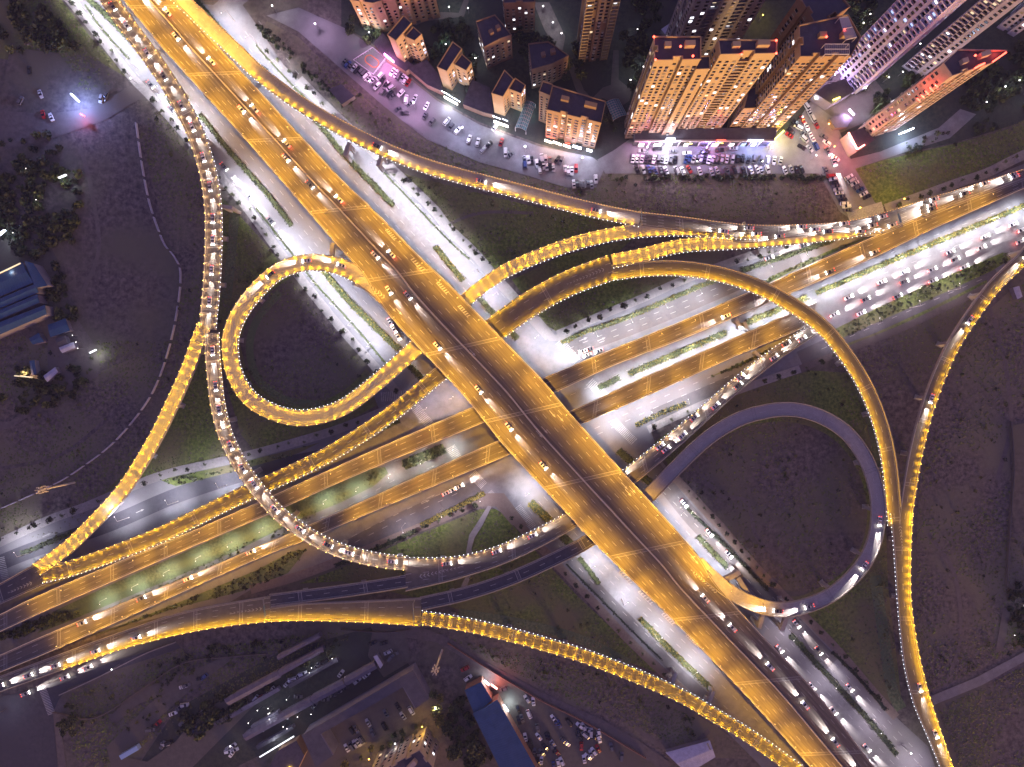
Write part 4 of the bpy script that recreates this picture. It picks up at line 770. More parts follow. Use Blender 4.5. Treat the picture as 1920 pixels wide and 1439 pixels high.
# ------------------------------------------------------------------ buildings
def win_mesh(m, wd, ht):
    b = MB(); b.box((0, 0, 0), (wd, .14, ht), 0, 0); b.box((0, 0, -ht / 2 - .09), (wd + .25, .3, .1), 0, 1)
    return b.data('window', [m, 'trim'])
WINS = {}
def block(name, label, cat, roof, h, wall='cream', base=None, roofm='roof', fh=3.0, bay=6.5, rec=1.3, win=(1.5, 1.5), lit=.08, lits=('w_white', 'w_white', 'w_warm'), balc=(), isbase=False, per=2, tops=True, cap=100, group=None, z0=0.0, blank=()):
    f = [Vector(P(x, y, 0 if isbase else h)[:2]) for x, y in roof]
    ar = sum(f[i].x * f[(i + 1) % len(f)].y - f[(i + 1) % len(f)].x * f[i].y for i in range(len(f)))
    if ar < 0: f = f[::-1]
    cx = sum((p.x for p in f)) / len(f); cy = sum((p.y for p in f)) / len(f)
    root = thing(name, label, cat, (cx, cy, z0), group)
    poly, segs = [], []
    for i in range(len(f)):
        a, b = f[i], f[(i + 1) % len(f)]; d = b - a; L = d.length; t = d / L; n = Vector((t.y, -t.x)); vis = n.dot((a + b) / 2) < 0
        poly.append(a)
        if not vis: continue
        if L < 9 or rec == 0: segs.append((a, b, n, 0, i)); continue
        k = max(3, int(round(L / bay)) | 1); ws = [1.0 if j % 2 == 0 else .55 for j in range(k)]; tot = sum(ws); s = 0
        for j in range(k):
            p0 = a + t * (L * s / tot); s += ws[j]; p1 = a + t * (L * s / tot)
            if j % 2:
                q0, q1 = p0 - n * rec, p1 - n * rec; poly += [p0, q0, q1, p1]; segs.append((q0, q1, n, 1, i))
                if 'rec' in balc: segs[-1] = (q0, q1, n, 2, i)
            else: segs.append((p0, p1, n, 0 if not (balc and j % 4 == 0 and 'bay' in balc) else 2, i))
    bh = base[0] if base else 0
    w = MB(); w.prism([tuple(p) for p in poly], z0 + bh, h - .02, bottom=False); w.build('wall', wall, root)
    if base: w = MB(); w.prism([tuple(p) for p in poly], z0, bh, bottom=False); w.build('base_wall', base[1], root)
    r = MB(); r.prism([tuple(Vector(p) * 1.0) for p in poly], h - .02, h + .05, bottom=False); r.build('roof', roofm, root)
    pp = MB(); A = [Vector((p.x, p.y, h)) for p in poly] + [Vector((poly[0].x, poly[0].y, h))]
    for i in range(len(A) - 1):
        c = (A[i] + A[i + 1]) / 2; dd = A[i + 1] - A[i]; pp.box((c.x, c.y, h + .55), (dd.length + .24, .3, 1.1), math.atan2(dd.y, dd.x))
    pp.build('roof_parapet', wall, root)
    if tops:
        for kx, ky, sx, sy, hh in ((.25, .1, .22, .2, 3.2), (-.22, .12, .14, .18, 2.4)):
            u = (f[1] - f[0]); v = (f[2] - f[1]); c = Vector((cx, cy)) + u * kx + v * ky
            b = MB(); b.box((c.x, c.y, h + hh / 2 + .05), (max(2, u.length * sx), max(2, v.length * sy), hh), math.atan2(u.y, u.x)); b.build('rooftop_room', wall, root)
    allw = []
    for a, b, n, kind, ei in segs:
        d = b - a; L = d.length
        if blank and L < 7.5: continue
        t = d / L; k = max(1, int(L / (win[0] * per))); nf = int((h - z0 - 1.5) / fh); ang = math.atan2(d.y, d.x)
        if kind == 2:
            bal = MB()
            for s_ in (-1, 1): c = a + d / 2 + t * s_ * (L * .46) + n * .6; bal.box((c.x, c.y, (h + z0) / 2 + .5), (.16, 1.2, h - z0 - 4), ang)
            for fl in range(1, nf):
                z = z0 + fl * fh + 1.4; c = a + d / 2 + n * .55; bal.box((c.x, c.y, z - 1.15), (L * .92, 1.3, .16), ang, 0); c2 = a + d / 2 + n * 1.15; bal.box((c2.x, c2.y, z - .75), (L * .92, .1, .7), ang, 0)
            bal.build('balcony_stack', wall, root)
        for fl in range(1, nf):
            z = z0 + fl * fh + 1.4
            for j in range(k):
                if random.random() < .04: continue
                c = a + d * ((j + .5) / k); l_ = random.random() < lit; m = random.choice(lits) if l_ else ('curtain' if random.random() < .16 else 'glass')
                allw.append((l_, z, (c.x + n.x * .03, c.y + n.y * .03, z), math.atan2(d.y, d.x), m))
    if h > 60:                              # air conditioner boxes under some of the windows, joined to their wall
        ac = MB()
        for l_, z, c, a, m in allw:
            if random.random() < .22: ac.box((c[0] + .28 * math.sin(a), c[1] - .28 * math.cos(a), z - win[1] / 2 - .5), (.9, .5, .6), a)
        if ac.f: o = ac.build('air_conditioner', 'trim', root); o['kind'] = 'stuff'
    allw.sort(key=lambda q: (-q[0], -q[1])); rest = MB(); rm = ['glass', 'trim']
    for i, (l_, z, c, a, m) in enumerate(allw):
        if i < cap:
            key = (m, win)
            if key not in WINS: WINS[key] = win_mesh(m, *win)
            part('window', WINS[key], root, Vector(c) - Vector(root['base']), a)
        else:
            if m not in rm: rm.append(m)
            rest.box(c, (win[0], .14, win[1]), a, rm.index(m)); rest.box((c[0], c[1], c[2] - win[1] / 2 - .09), (win[0] + .25, .3, .1), a, 1)
    if rest.f: o = rest.build('window', rm, root); o['kind'] = 'stuff'
    return root
HT = 88
block('apartment_tower', 'golden high rise tower, leftmost of the row, with red beacons on its roof', 'apartment tower', [(1226, 71), (1313, 71), (1313, 113), (1227, 115)], HT, 'cream', (24, 'brown'), lit=.10, win=(1.3, 1.4), per=1.75)
block('apartment_tower', 'golden high rise tower in the middle of the row', 'apartment tower', [(1346, 76), (1455, 78), (1455, 102), (1350, 104)], HT, 'cream', (24, 'brown'), lit=.09, balc=('rec',), bay=8, win=(1.3, 1.4), per=1.75)
block('apartment_tower', 'narrow lower wing squeezed between the two golden towers', 'apartment tower', [(1306, 108), (1330, 107), (1330, 131), (1304, 132)], 82, 'cream', (24, 'brown'), rec=0, tops=False, cap=40)
block('apartment_tower', 'broad golden tower with a white lattice pergola on its roof', 'apartment tower', [(1499, 108), (1594, 107), (1612, 72), (1588, 30), (1497, 50)], 85, 'tan', None, lit=.08, bay=5.0, win=(1.5, 1.3), per=1.4)
block('apartment_tower', 'lower tan wing with a flat dark roof at the foot of the broad tower', 'apartment tower', [(1394, 205), (1428, 203), (1428, 160), (1404, 168)], 31, 'tan', None, lit=.07, rec=0, tops=False, cap=40, win=(1.7, 1.3), per=1.5)
block('apartment_tower', 'brown tower with many dark windows behind the broad pergola tower', 'apartment tower', [(1530, 52), (1497, -5), (1540, -45), (1592, 15)], 82, 'brown', None, lit=.04, bay=9, cap=70, tops=False)
block('apartment_tower', 'grey high rise tower leaning out of the top edge behind the golden row', 'apartment tower', [(1240, 150), (1350, 140), (1345, 95), (1232, 105)], 92, 'grey', None, lit=.14, isbase=True, balc=('rec',), cap=100)
block('apartment_tower', 'lone golden tower at the top edge with saw toothed balconies', 'apartment tower', [(1083, 118), (1137, 113), (1143, 78), (1085, 80)], 92, 'cream', (40, 'brown'), lit=.02, isbase=True, balc=('bay',), bay=4.2)
block('apartment_tower', 'lilac high rise tower with curved balconies leaning out of the top edge', 'apartment tower', [(1560, 128), (1597, 178), (1642, 150), (1606, 100)], 96, 'lilac', None, lit=.16, isbase=True, balc=('bay', 'rec'), bay=4.5, lits=('w_white', 'w_warm', 'w_blue'))
block('apartment_tower', 'dim mauve tower with lit round balconies at the top right', 'apartment tower', [(1690, 125), (1726, 150), (1764, 120), (1728, 95)], 92, 'mauve', None, lit=.16, isbase=True, balc=('bay', 'rec'), bay=5, lits=('w_warm', 'w_warm', 'w_white'), cap=80)
SG = block('apartment_tower', 'slim beige tower with a red vertical sign on its side', 'apartment tower', [(1767, 121), (1795, 95), (1885, 97), (1860, 119), (1783, 144)], 76, 'beige', None, lit=.03, bay=5, rec=1.0, cap=100, balc=('rec',))
block('apartment_tower', 'brown tower corner cut by the right edge of the scene', 'apartment tower', [(1868, 52), (1900, 70), (1945, 30), (1910, 10)], 40, 'mauve', None, lit=.03, isbase=True, cap=30)
small = dict(wall='tan', fh=3.0, win=(1.2, 1.3), lit=.14, cap=40, lits=('w_white', 'w_white', 'w_blue', 'w_warm'), per=1.9)
def twin(a, b, h, lab, cat='apartment block'):
    block('apartment_block', 'left slab of the ' + lab, cat, a, h, rec=0, tops=False, blank=(1,), **small); block('apartment_block', 'right slab of the ' + lab, cat, b, h - 1.5, bay=3.5, rec=.8, tops=False, **small)
twin([(727, 67), (743, 78), (772, 45), (757, 31)], [(760, 70), (778, 78), (791, 66), (775, 52)], 28, 'stepped twin block next to the pink sign')
twin([(820, 127), (838, 135), (866, 93), (849, 80)], [(852, 122), (874, 134), (884, 119), (866, 103)], 22, 'stepped twin block above the white lettered sign')
twin([(922, 176), (943, 183), (963, 150), (946, 133)], [(954, 168), (977, 177), (985, 161), (966, 148)], 24, 'stepped twin block beside the teal glass canopy')
dk = dict(small); dk.update(wall='brown', lit=.12)
block('apartment_block', 'dark brown block with a purple roof in the middle of the short blocks', 'apartment block', [(893, 42), (928, 30), (959, 67), (936, 75), (908, 90)], 24, rec=0, **dk)
block('apartment_block', 'dark brown block cut by the top edge beside the lit path', 'apartment block', [(940, -28), (1001, -34), (1003, 6), (945, 8)], 28, rec=.8, bay=5, **dk)
block('apartment_block', 'dark brown block with a stepped roof behind the long shop building', 'apartment block', [(991, 84), (1028, 80), (1066, 106), (1036, 121), (997, 132)], 22, rec=0, **dk)
block('apartment_block', 'long tan shop building with bright shopfronts at its foot', 'apartment block', [(1025, 207), (1127, 232), (1135, 192), (1036, 162)], 36, 'tan', (9, 'brown'), fh=3.4, bay=5, rec=1.0, win=(1.8, 1.4), lit=.12, per=1.5, cap=70, tops=True)
block('apartment_block', 'narrow tan stair tower at the left end of the long shop building', 'apartment block', [(1011, 173), (1031, 181), (1036, 160), (1018, 154)], 36, 'tan', None, rec=0, win=(1.0, 1.2), lit=.0, cap=30, tops=False)
block('apartment_block', 'long apartment row with golden end wall at the top edge', 'apartment block', [(657, 2), (700, 8), (812, -22), (795, -60), (650, -40)], 27, 'tan', None, rec=1.2, bay=4, win=(1.2, 1.3), lit=.1, cap=60)
# shop podium under the towers, low roofs, canopies
POD = thing('shop_podium', 'low shop row with lit fronts along the foot of the golden towers', 'shop row', P(1320, 262))
b = MB(); b.prism([tuple(P(x, y, 8)[:2]) for x, y in [(1190, 240), (1458, 240), (1452, 264), (1190, 264)]], 0, 8); b.build('wall', 'roofg', POD)
b = MB()
for i in range(14):
    c = P(1200 + i * 19, 264.5, 8); b.box((c.x, c.y - .3, 4.2), (.4, .5, 8.2), 0)
a_ = P(1190, 264, 8); c_ = P(1452, 264, 8); b.box(((a_.x + c_.x) / 2, a_.y - .1, 7.9), (c_.x - a_.x, .9, .8), 0); b.build('facade_frame', 'trim', POD)
for i, (x, wd, m) in enumerate([(1206, 9, 'shop'), (1237, 14, 'shop'), (1258, 12, 'shop'), (1292, 9, 'shop'), (1347, 12, 'shop'), (1378, 8, 'w_white'), (1400, 8, 'w_blue'), (1420, 8, 'w_white')]):
    c = P(x, 264, 8); b = MB(); b.box((c.x, c.y - .15, 2), (wd * S, .3, 3.4), 0); b.build('shopfront', m, POD)
def lowroof(label, px, h, m='roof', wall='brown', name='low_building', cat='building', ridge=False):
    f = [P(x, y, h) for x, y in px]; c = sum(f, Vector()) / len(f); r = thing(name, label, cat, (c.x, c.y, 0)); b = MB(); b.prism([(p.x, p.y) for p in f], 0, h - .25); b.build('wall', wall, r)
    b = MB()
    if ridge and len(f) == 4:
        k = [Vector(c) + (p - c) * 1.04 for p in f]; L01 = (k[1] - k[0]).length; L12 = (k[2] - k[1]).length
        if L01 < L12: k = k[1:] + k[:1]
        m0, m1 = (k[0] + k[3]) / 2 + Vector((0, 0, ridge)), (k[1] + k[2]) / 2 + Vector((0, 0, ridge))
        b.face([k[0], k[1], m1, m0]); b.face([m0, m1, k[2], k[3]]); b.face([k[0], m0, k[3]]); b.face([k[1], k[2], m1]); b.face([k[0] - Vector((0, 0, .2)), k[1] - Vector((0, 0, .2)), k[2] - Vector((0, 0, .2)), k[3] - Vector((0, 0, .2))])
        n = int(max(L01, L12) / 1.2)
        for i in range(1, n): b.bar(k[0].lerp(k[1], i / n) + Vector((0, 0, .05)), m0.lerp(m1, i / n) + Vector((0, 0, .05)), .06, 0, n=4); b.bar(k[3].lerp(k[2], i / n) + Vector((0, 0, .05)), m0.lerp(m1, i / n) + Vector((0, 0, .05)), .06, 0, n=4)
    else: b.prism([(c.x + (p.x - c.x) * 1.02, c.y + (p.y - c.y) * 1.02) for p in f], h - .25, h)
    b.build('roof', m, r); return r
lowroof('curved dark podium roof at the foot of the twin blocks, behind the pink sign', [(700, 82), (718, 62), (745, 100), (775, 122), (760, 133), (722, 108)], 6)
lowroof('dark podium roof between the first and second twin blocks', [(765, 128), (800, 112), (822, 140), (830, 172), (800, 158)], 6)
lowroof('dark podium roof between the second and third twin blocks', [(868, 195), (885, 150), (918, 165), (925, 215), (905, 210)], 6)
lowroof('flat roofed gatehouse with two glowing windows by the lilac tower', [(1530, 175), (1548, 160), (1585, 148), (1600, 172), (1560, 195)], 9, 'roofg', 'grey')
lowroof('dark round garden pavilion beside the pink street', [(1556, 222), (1580, 212), (1600, 222), (1590, 238), (1566, 240)], 4)
lowroof('low shop pavilion under the sign tower edged with a red light', [(1590, 250), (1618, 240), (1640, 262), (1607, 284)], 10, 'roof', 'beige')
lowroof('tiny roadside hut with a lit door by the upper white road', [(617, 168), (640, 158), (664, 180), (640, 196)], 4, 'roofg', 'beige')
lowroof('pale tent canopy in the tower garden', [(1240, 55), (1262, 40), (1268, 62), (1250, 68)], 5, 'oldwhite', 'grey')
lowroof('L shaped office roof along the lower yard', [(568, 1379), (772, 1259), (802, 1312), (778, 1329), (755, 1290), (602, 1377), (625, 1416), (594, 1437)], 11, 'roofg', 'grey')
lowroof('dark flat roof at the bottom edge left of the L shaped office', [(520, 1410), (555, 1390), (570, 1418), (545, 1470), (490, 1470)], 7, 'roof', 'brown')
BR = block('apartment_block', 'brick apartment block with lit windows at the bottom edge', 'apartment block', [(690, 1457), (787, 1405), (813, 1438), (745, 1510)], 22, 'beige', None, fh=3.0, bay=5, rec=.9, win=(1.3, 1.4), lit=.16, cap=80, tops=True)
lowroof('short end section of the long blue steel roof', [(872, 1295), (902, 1280), (922, 1313), (889, 1337)], 8, 'blueroof', 'rust', ridge=.8)
lowroof('long blue steel roof running off the bottom edge', [(889, 1341), (933, 1316), (1020, 1470), (960, 1485)], 9.5, 'blueroof', 'rust', ridge=1.2)
for i, q in enumerate([[(422, 1311), (518, 1260), (525, 1271), (431, 1322)], [(523, 1257), (603, 1214), (606, 1223), (527, 1267)], [(457, 1377), (578, 1311), (585, 1322), (464, 1388)], [(582, 1308), (640, 1277), (648, 1288), (590, 1319)], [(645, 1274), (700, 1243), (706, 1254), (652, 1285)], [(520, 1230), (596, 1190), (600, 1196), (524, 1237)]]):
    lowroof(f'long low shed roof in the dim yard, {nth(i)} counting from the top left', q, 4.5, 'shedroof', 'grey', 'shed', 'shed', ridge=.7)
for i, q in enumerate([[(430, 1340), (520, 1290), (524, 1296), (434, 1347)], [(540, 1284), (630, 1235), (633, 1241), (544, 1291)], [(470, 1362), (520, 1334), (523, 1340), (474, 1368)], [(480, 1400), (548, 1362), (551, 1367), (484, 1406)], [(610, 1300), (690, 1255), (693, 1260), (614, 1306)], [(400, 1356), (425, 1342), (428, 1348), (403, 1362)]]):
    lowroof(f'narrow pale awning strip in the dim lower left yard, {nth(i)} of six', q, 3.2, 'roofg' if i % 2 else 'shedroof', 'grey', 'awning', 'awning')
lowroof('pale grey tin roof hut by the yard path', [(700, 1232), (707, 1229), (718, 1247), (713, 1254)], 4, 'oldwhite', 'grey')
for i, q in enumerate([[(-30, 521), (40, 493), (60, 530), (-30, 568)], [(-30, 573), (65, 533), (70, 549), (-30, 590)], [(-30, 594), (68, 553), (72, 568), (-30, 611)], [(-30, 616), (82, 573), (85, 590), (-30, 640)], [(46, 490), (62, 495), (88, 535), (66, 540)]]):
    lowroof(f'blue steel factory roof at the left edge, {nth(i)} from the top', q, 7, 'blueroof', 'grey', 'factory_shed', 'shed', ridge=.8)
for i, (q, m, t) in enumerate([([(90, 610), (122, 598), (130, 620), (95, 632)], 'blueroof', 'blue tin roof shack near the factory'), ([(55, 635), (72, 625), (82, 641), (62, 646)], 'blueroof', 'small blue roof shack below the factory'), ([(104, 636), (120, 630), (126, 645), (110, 650)], 'roofg', 'grey roof shack in the rubbish yard'), ([(111, 652), (137, 642), (141, 652), (117, 662)], 'oldwhite', 'white tin roof in the rubbish yard'), ([(82, 705), (103, 689), (108, 698), (89, 716)], 'oldwhite', 'white tin roof beside the yellow tree'), ([(55, 678), (64, 676), (68, 700), (60, 704)], 'blueroof', 'narrow blue roof beside the lit wall'), ([(1900, 540), (1911, 537), (1917, 556), (1908, 561)], 'oldwhite', 'pale flat cabin in the field at the right edge'), ([(1250, 1412), (1330, 1390), (1340, 1420), (1290, 1450)], 'oldwhite', 'pale roof by the lower right of the bottom field')]):
    lowroof(t, q, 3.5, m, 'grey', 'shack', 'shed', ridge=.4)
# pergola frames on the broad tower
pg = thing('roof_pergola', 'white lattice pergola on the roof of the broad golden tower', 'pergola', P(1570, 90, 86))
for q in ([(1547, 102), (1592, 102), (1592, 83), (1547, 83)], [(1586, 75), (1606, 70), (1590, 32), (1574, 34)]):
    f = [P(x, y, 89) for x, y in q]; b = MB()
    for i in range(13): b.bar(f[0].lerp(f[1], i / 12), f[3].lerp(f[2], i / 12), .14, n=4)
    for i in range(3): b.bar(f[0].lerp(f[3], i / 2), f[1].lerp(f[2], i / 2), .22, n=4)
    for p in f: b.bar(p, p - Vector((0, 0, 4)), .2, n=4)
    b.build('lattice_frame', 'trim', pg)
# arched glass canopies
for q, lab in (([(986, 190), (1004, 196), (986, 246), (966, 240)], 'teal glass vaulted canopy between the twin block and the shop building'), ([(1136, 192), (1160, 186), (1176, 216), (1150, 226)], 'dim glass vaulted canopy in the garden left of the golden towers')):
    f = [P(x, y, 5) for x, y in q]; r = thing('glass_canopy', lab, 'canopy', (f[0] + f[2]) / 2 - Vector((0, 0, 5))); b = MB(); fr = MB(); pr = None
    for i in range(9):
        t = i / 8; A = f[0].lerp(f[3], t); B = f[1].lerp(f[2], t); row = [A.lerp(B, k / 6) + Vector((0, 0, 1.8 * math.sin(math.pi * k / 6))) for k in range(7)]
        for k in range(6): fr.bar(row[k] + Vector((0, 0, .05)), row[k + 1] + Vector((0, 0, .05)), .09, n=4)
        if pr:
            for k in range(6): b.face([pr[k], pr[k + 1], row[k + 1], row[k]])
        pr = row
    for k in range(7): fr.bar(f[0].lerp(f[1], k / 6) + Vector((0, 0, 1.8 * math.sin(math.pi * k / 6) + .05)), f[3].lerp(f[2], k / 6) + Vector((0, 0, 1.8 * math.sin(math.pi * k / 6) + .05)), .07, n=4)
    for p in f: fr.bar(p + Vector((0, 0, .1)), p - Vector((0, 0, 5)), .15, n=4)
    b.build('glazing', 'teal', r); fr.build('frame', 'trim', r)
    if 'teal' in lab:
        gl = light('canopy_glow', 'POINT', 700, (.5, .9, 1), .4); addlight(gl, r, (0, 2, 2.5))
# ball court with its orange track
ct = thing('ball_court', 'fenced rooftop ball court with an orange oval track, upper left car park', 'ball court', P(693, 117, 0))
cq = [P(x, y, 1) for x, y in [(664, 115), (700, 92), (724, 112), (701, 142)]]
b = MB(); b.prism([(p.x, p.y) for p in cq], 0, 1); b.build('floor', 'court', ct)
cc = sum(cq, Vector()) / 4 + Vector((0, 0, .02)); u = (cq[3] - cq[0]).normalized(); v = Vector((-u.y, u.x, 0)); b = MB(); rg = []
for i in range(40):
    t = 2 * math.pi * i / 40; ex = (1.6 if math.cos(t) > 0 else -1.6); rg.append([cc + u * (ex + r * math.cos(t)) + v * (r * math.sin(t)) for r in (2.0, 2.5)])
for i in range(40): b.face([rg[i][0], rg[i][1], rg[(i + 1) % 40][1], rg[(i + 1) % 40][0]])
b.build('track', 'lane', ct); b = MB()
for i in range(4):
    p, q = cq[i], cq[(i + 1) % 4]; b.bar(p + Vector((0, 0, 1.6)), q + Vector((0, 0, 1.6)), .2, n=4)
    for k in range(8): e = p.lerp(q, k / 8); b.bar(e, e + Vector((0, 0, 1.6)), .08, n=4)
b.build('fence', 'oldwhite', ct)
# ---- lit signs: characters as bars
def glyph(b, o, u, v, s, m=0):
    for _ in range(3):
        y = random.uniform(-.42, .42) * s; x0 = random.uniform(-.45, -.2) * s; x1 = random.uniform(.2, .45) * s; b.bar(o + u * x0 + v * y, o + u * x1 + v * y, s * .07, m, n=4)
    for _ in range(2):
        x = random.uniform(-.35, .35) * s; y0 = random.uniform(-.48, -.2) * s; y1 = random.uniform(.2, .48) * s; b.bar(o + u * x + v * y0, o + u * x + v * y1, s * .07, m, n=4)
def signs(label, p0, p1, n, s, m, up=Vector((0, 0, 1)), nrm=None, lightc=None, power=0, lname='sign_glow', name='lit_sign', drop=1.5):
    r = thing(name, label, 'sign', p0); d = (p1 - p0); t = d.normalized()
    nn = nrm or Vector((t.y, -t.x, 0)).normalized()
    if nn.dot(Vector((p0.x, p0.y, 0))) > 0: nn = -nn
    for i in range(n):
        b = MB(); glyph(b, p0.lerp(p1, (i + .5) / n) + nn * .25, t if abs(t.z) < .7 else Vector((-nn.y, nn.x, 0)), up, s); b.build('sign_character', m, r)
    if power:
        L = light(lname, 'POINT', power * 1.1, lightc, .6); c = (p0 + p1) / 2 - p0; addlight(L, r, c + nn * 2.2 - Vector((0, 0, drop)))
    return r
signs('red five character sign running up the slim beige tower', P(1719, 190, 57), P(1760, 157, 72), 5, 3.4, 'red', up=Vector((-.45, -.2, .8)), nrm=Vector((-.6, -.6, 0)), lightc=(1, .1, .06), power=2500)
signs('white lettered sign above the shop of the second twin block', P(827, 169, 7), P(864, 191, 7), 8, 1.3, 'sblue', lightc=(.7, .78, 1), power=2200, drop=1)
signs('white lettered sign of the third twin block, left half', P(924, 217, 6), P(939, 223, 6), 4, 1.2, 'sblue', lightc=(.8, .8, 1), power=1100, drop=1)
signs('white lettered sign of the third twin block, right half', P(942, 222, 6), P(953, 227, 6), 3, 1.2, 'sblue', lightc=(.8, .8, 1), power=900, drop=1)
signs('red lettered shop sign at the left of the long shop building', P(1025, 255, 9), P(1040, 259, 9), 5, 1.2, 'red', lightc=(1, .15, .1), power=700)
signs('small red shop sign in the middle of the long shop building', P(1060, 267, 9), P(1069, 269, 9), 3, 1.1, 'red', lightc=(1, .2, .3), power=700)
signs('red shop sign over the tower podium', P(1345, 262, 9), P(1360, 262, 9), 6, 1.1, 'red', lightc=(1, .1, .1), power=900)
signs('yellow shop sign below the red one on the tower podium', P(1341, 268, 5), P(1356, 268, 5), 6, .9, 'yellow')
signs('blue and white shop sign at the right of the tower podium', P(1403, 262, 9), P(1431, 262, 9), 9, 1.1, 'sblue', lightc=(.4, .5, 1), power=4200)
signs('orange shop sign near the left of the tower podium', P(1288, 269, 6), P(1298, 269, 6), 4, .9, 'yellow')
def glowbox(label, px0, px1, h, th, m, power, c, name='light_box', drop=0, reach=2.0, cat='sign'):
    a, b2 = P(*px0, h), P(*px1, h); d = b2 - a; mid = (a + b2) / 2; r = thing(name, label, cat, mid); b = MB(); b.box(mid, (d.length, .5, th), math.atan2(d.y, d.x)); b.build('glowing_panel', m, r)
    k = MB(); k.box(mid + Vector((0, 0, -th / 2 - .1)), (d.length + .2, .7, .2), math.atan2(d.y, d.x)); k.build('panel_frame', 'metal', r)
    n = Vector((d.y, -d.x, 0)).normalized()
    if n.dot(Vector((mid.x, mid.y, 0))) > 0: n = -n
    addlight(light(name + '_glow', 'POINT', power * 1.0, c, .8), r, n * reach - Vector((0, 0, drop))); return r
glowbox('long pink glowing sign at the corner of the ball court', (721, 102), (738, 116), 8, 1.6, 'pink', 5500, (1, .38, .82), reach=3)
glowbox('white glaring billboard on the tower podium', (1249, 262), (1265, 262), 9, 3, 'sblue', 9000, (.8, .8, 1), reach=3)
glowbox('yellow glowing shop board at the corner beside the broad tower', (1450, 264), (1469, 246), 7, 1.4, 'yellow', 5000, (1, .85, .15))
glowbox('glaring white lamp panel in the dark yard at the upper left', (134, 177), (147, 190), 8, 1.6, 'sblue', 15000, (.28, .4, 1), reach=-2.5, cat='light panel')
glowbox('red light by the dark yard gate at the upper left', (151, 214), (158, 218), 4, .8, 'red', 900, (1, .05, .05), cat='light panel')
glowbox('white tube sign on the wall right of the sign tower', (1686, 252), (1713, 241), 6, .8, 'sblue', 6500, (.55, .7, 1))
glowbox('red neon edge on the pavilion under the sign tower, left side', (1591, 249), (1607, 280), 11, .8, 'redb', 4200, (1, .15, .3))
glowbox('red neon edge on the pavilion under the sign tower, lower side', (1608, 280), (1621, 272), 11, .8, 'redb', 2600, (1, .15, .1))
glowbox('red neon line on the roof of the sign tower', (1862, 116), (1886, 99), 77.6, .9, 'red', 300, (1, .1, .05)); glowbox('short red neon line on the roof of the sign tower', (1828, 128), (1846, 119), 77.6, .9, 'red', 300, (1, .1, .05))
glowbox('yellow tube light on the gatehouse roof edge', (1562, 188), (1575, 183), 10, .6, 'yellow', 900, (1, .8, .2)); glowbox('white wall light by the pink street', (1592, 205), (1602, 216), 6, 1.4, 'w_white', 3500, (.85, .6, 1))
glowbox('lit shop window of the second twin block', (833, 182), (858, 196), 3, 2, 'shop', 1100, (.85, .9, 1)); glowbox('lit shop windows of the third twin block', (926, 228), (953, 238), 3, 2.2, 'shop', 1200, (1, .92, .8))
for i, (x, y, x2, y2) in enumerate([(1021, 263, 1035, 268), (1037, 266, 1053, 272), (1056, 272, 1070, 277), (1074, 274, 1090, 279), (1100, 281, 1110, 284)]):
    glowbox(f'lit shopfront of the long shop building, {nth(i)} from the left', (x, y), (x2, y2), 4, 2, 'shop' if i < 3 else 'sblue', 700, (1, .8, .65) if i < 3 else (.7, .8, 1))
glowbox('row of white yard lights on the dark wall at the bottom', (487, 1420), (551, 1381), 5, .25, 'w_white', 600, (.9, .95, 1), cat='light panel'); glowbox('red glowing stall light beside the blue roof', (921, 1284), (932, 1292), 4, 1.2, 'redb', 1500, (1, .16, .08), cat='light panel')
glowbox('white work light beside the blue roof', (908, 1277), (917, 1284), 4, 1.0, 'sblue', 1300, (.6, .8, 1), cat='light panel'); glowbox('white wall lamp beside the long blue roof', (944, 1322), (953, 1334), 4, .8, 'sblue', 1300, (.7, .9, 1), cat='light panel')
glowbox('glowing panel standing in for an orange lit wall in the shack yard at left', (28, 705), (60, 708), 3, 1.2, 'w_warm', 1400, (1, .6, .4), cat='light panel'); glowbox('white lamp in the rubbish yard at the left edge', (168, 662), (180, 656), 4, .8, 'w_white', 700, (.9, 1, .95), cat='light panel')  # first one: the lit wall is imitated by a glowing panel
glowbox('glowing panel standing in for the pale lit pipe roof edge of the factory', (-4, 514), (38, 494), 8, .5, 'w_warm', 250, (1, .7, .5), cat='light panel')  # glowing panel imitates the lit edge of the roof
glowbox('white lamp in the dark wood at the left', (110, 334), (124, 328), 6, 1, 'w_white', 500, (.8, 1, .95), cat='light panel'); glowbox('blue white lamp at the left edge of the wood', (-3, 442), (9, 432), 6, 1.2, 'sblue', 900, (.6, .75, 1), cat='light panel')
for i, (x, y, z, nm) in enumerate([(1226, 70, 89, 'back left corner of the leftmost golden tower'), (1229, 113, 89, 'front left corner of the leftmost golden tower'), (1276, 88, 91.5, 'middle of the leftmost golden tower roof'), (1299, 106, 91, 'front right of the leftmost golden tower'), (1390, 103, 89, 'front of the middle golden tower'), (1455, 77, 89, 'back right corner of the middle golden tower'), (1455, 101, 89, 'front right corner of the middle golden tower'), (1549, 70, 87, 'pergola tower roof, left'), (1582, 58, 88, 'pergola tower roof, right'), (1828, 105, 78, 'sign tower roof')]):
    o = MB(); p = P(x, y, z); o.bar(p - Vector((0, 0, 1.2)), p, .12); o.ball(p + Vector((0, 0, .3)), .5, 1); q = o.build('warning_beacon', ['metal', 'red'], base=tuple(p)); tag(q, 'red warning beacon on the ' + nm, 'beacon', 'red roof beacons'); addlight(light('beacon_glow', 'POINT', 45, (1, .06, .04), .2), q, (0, 0, 1.2))
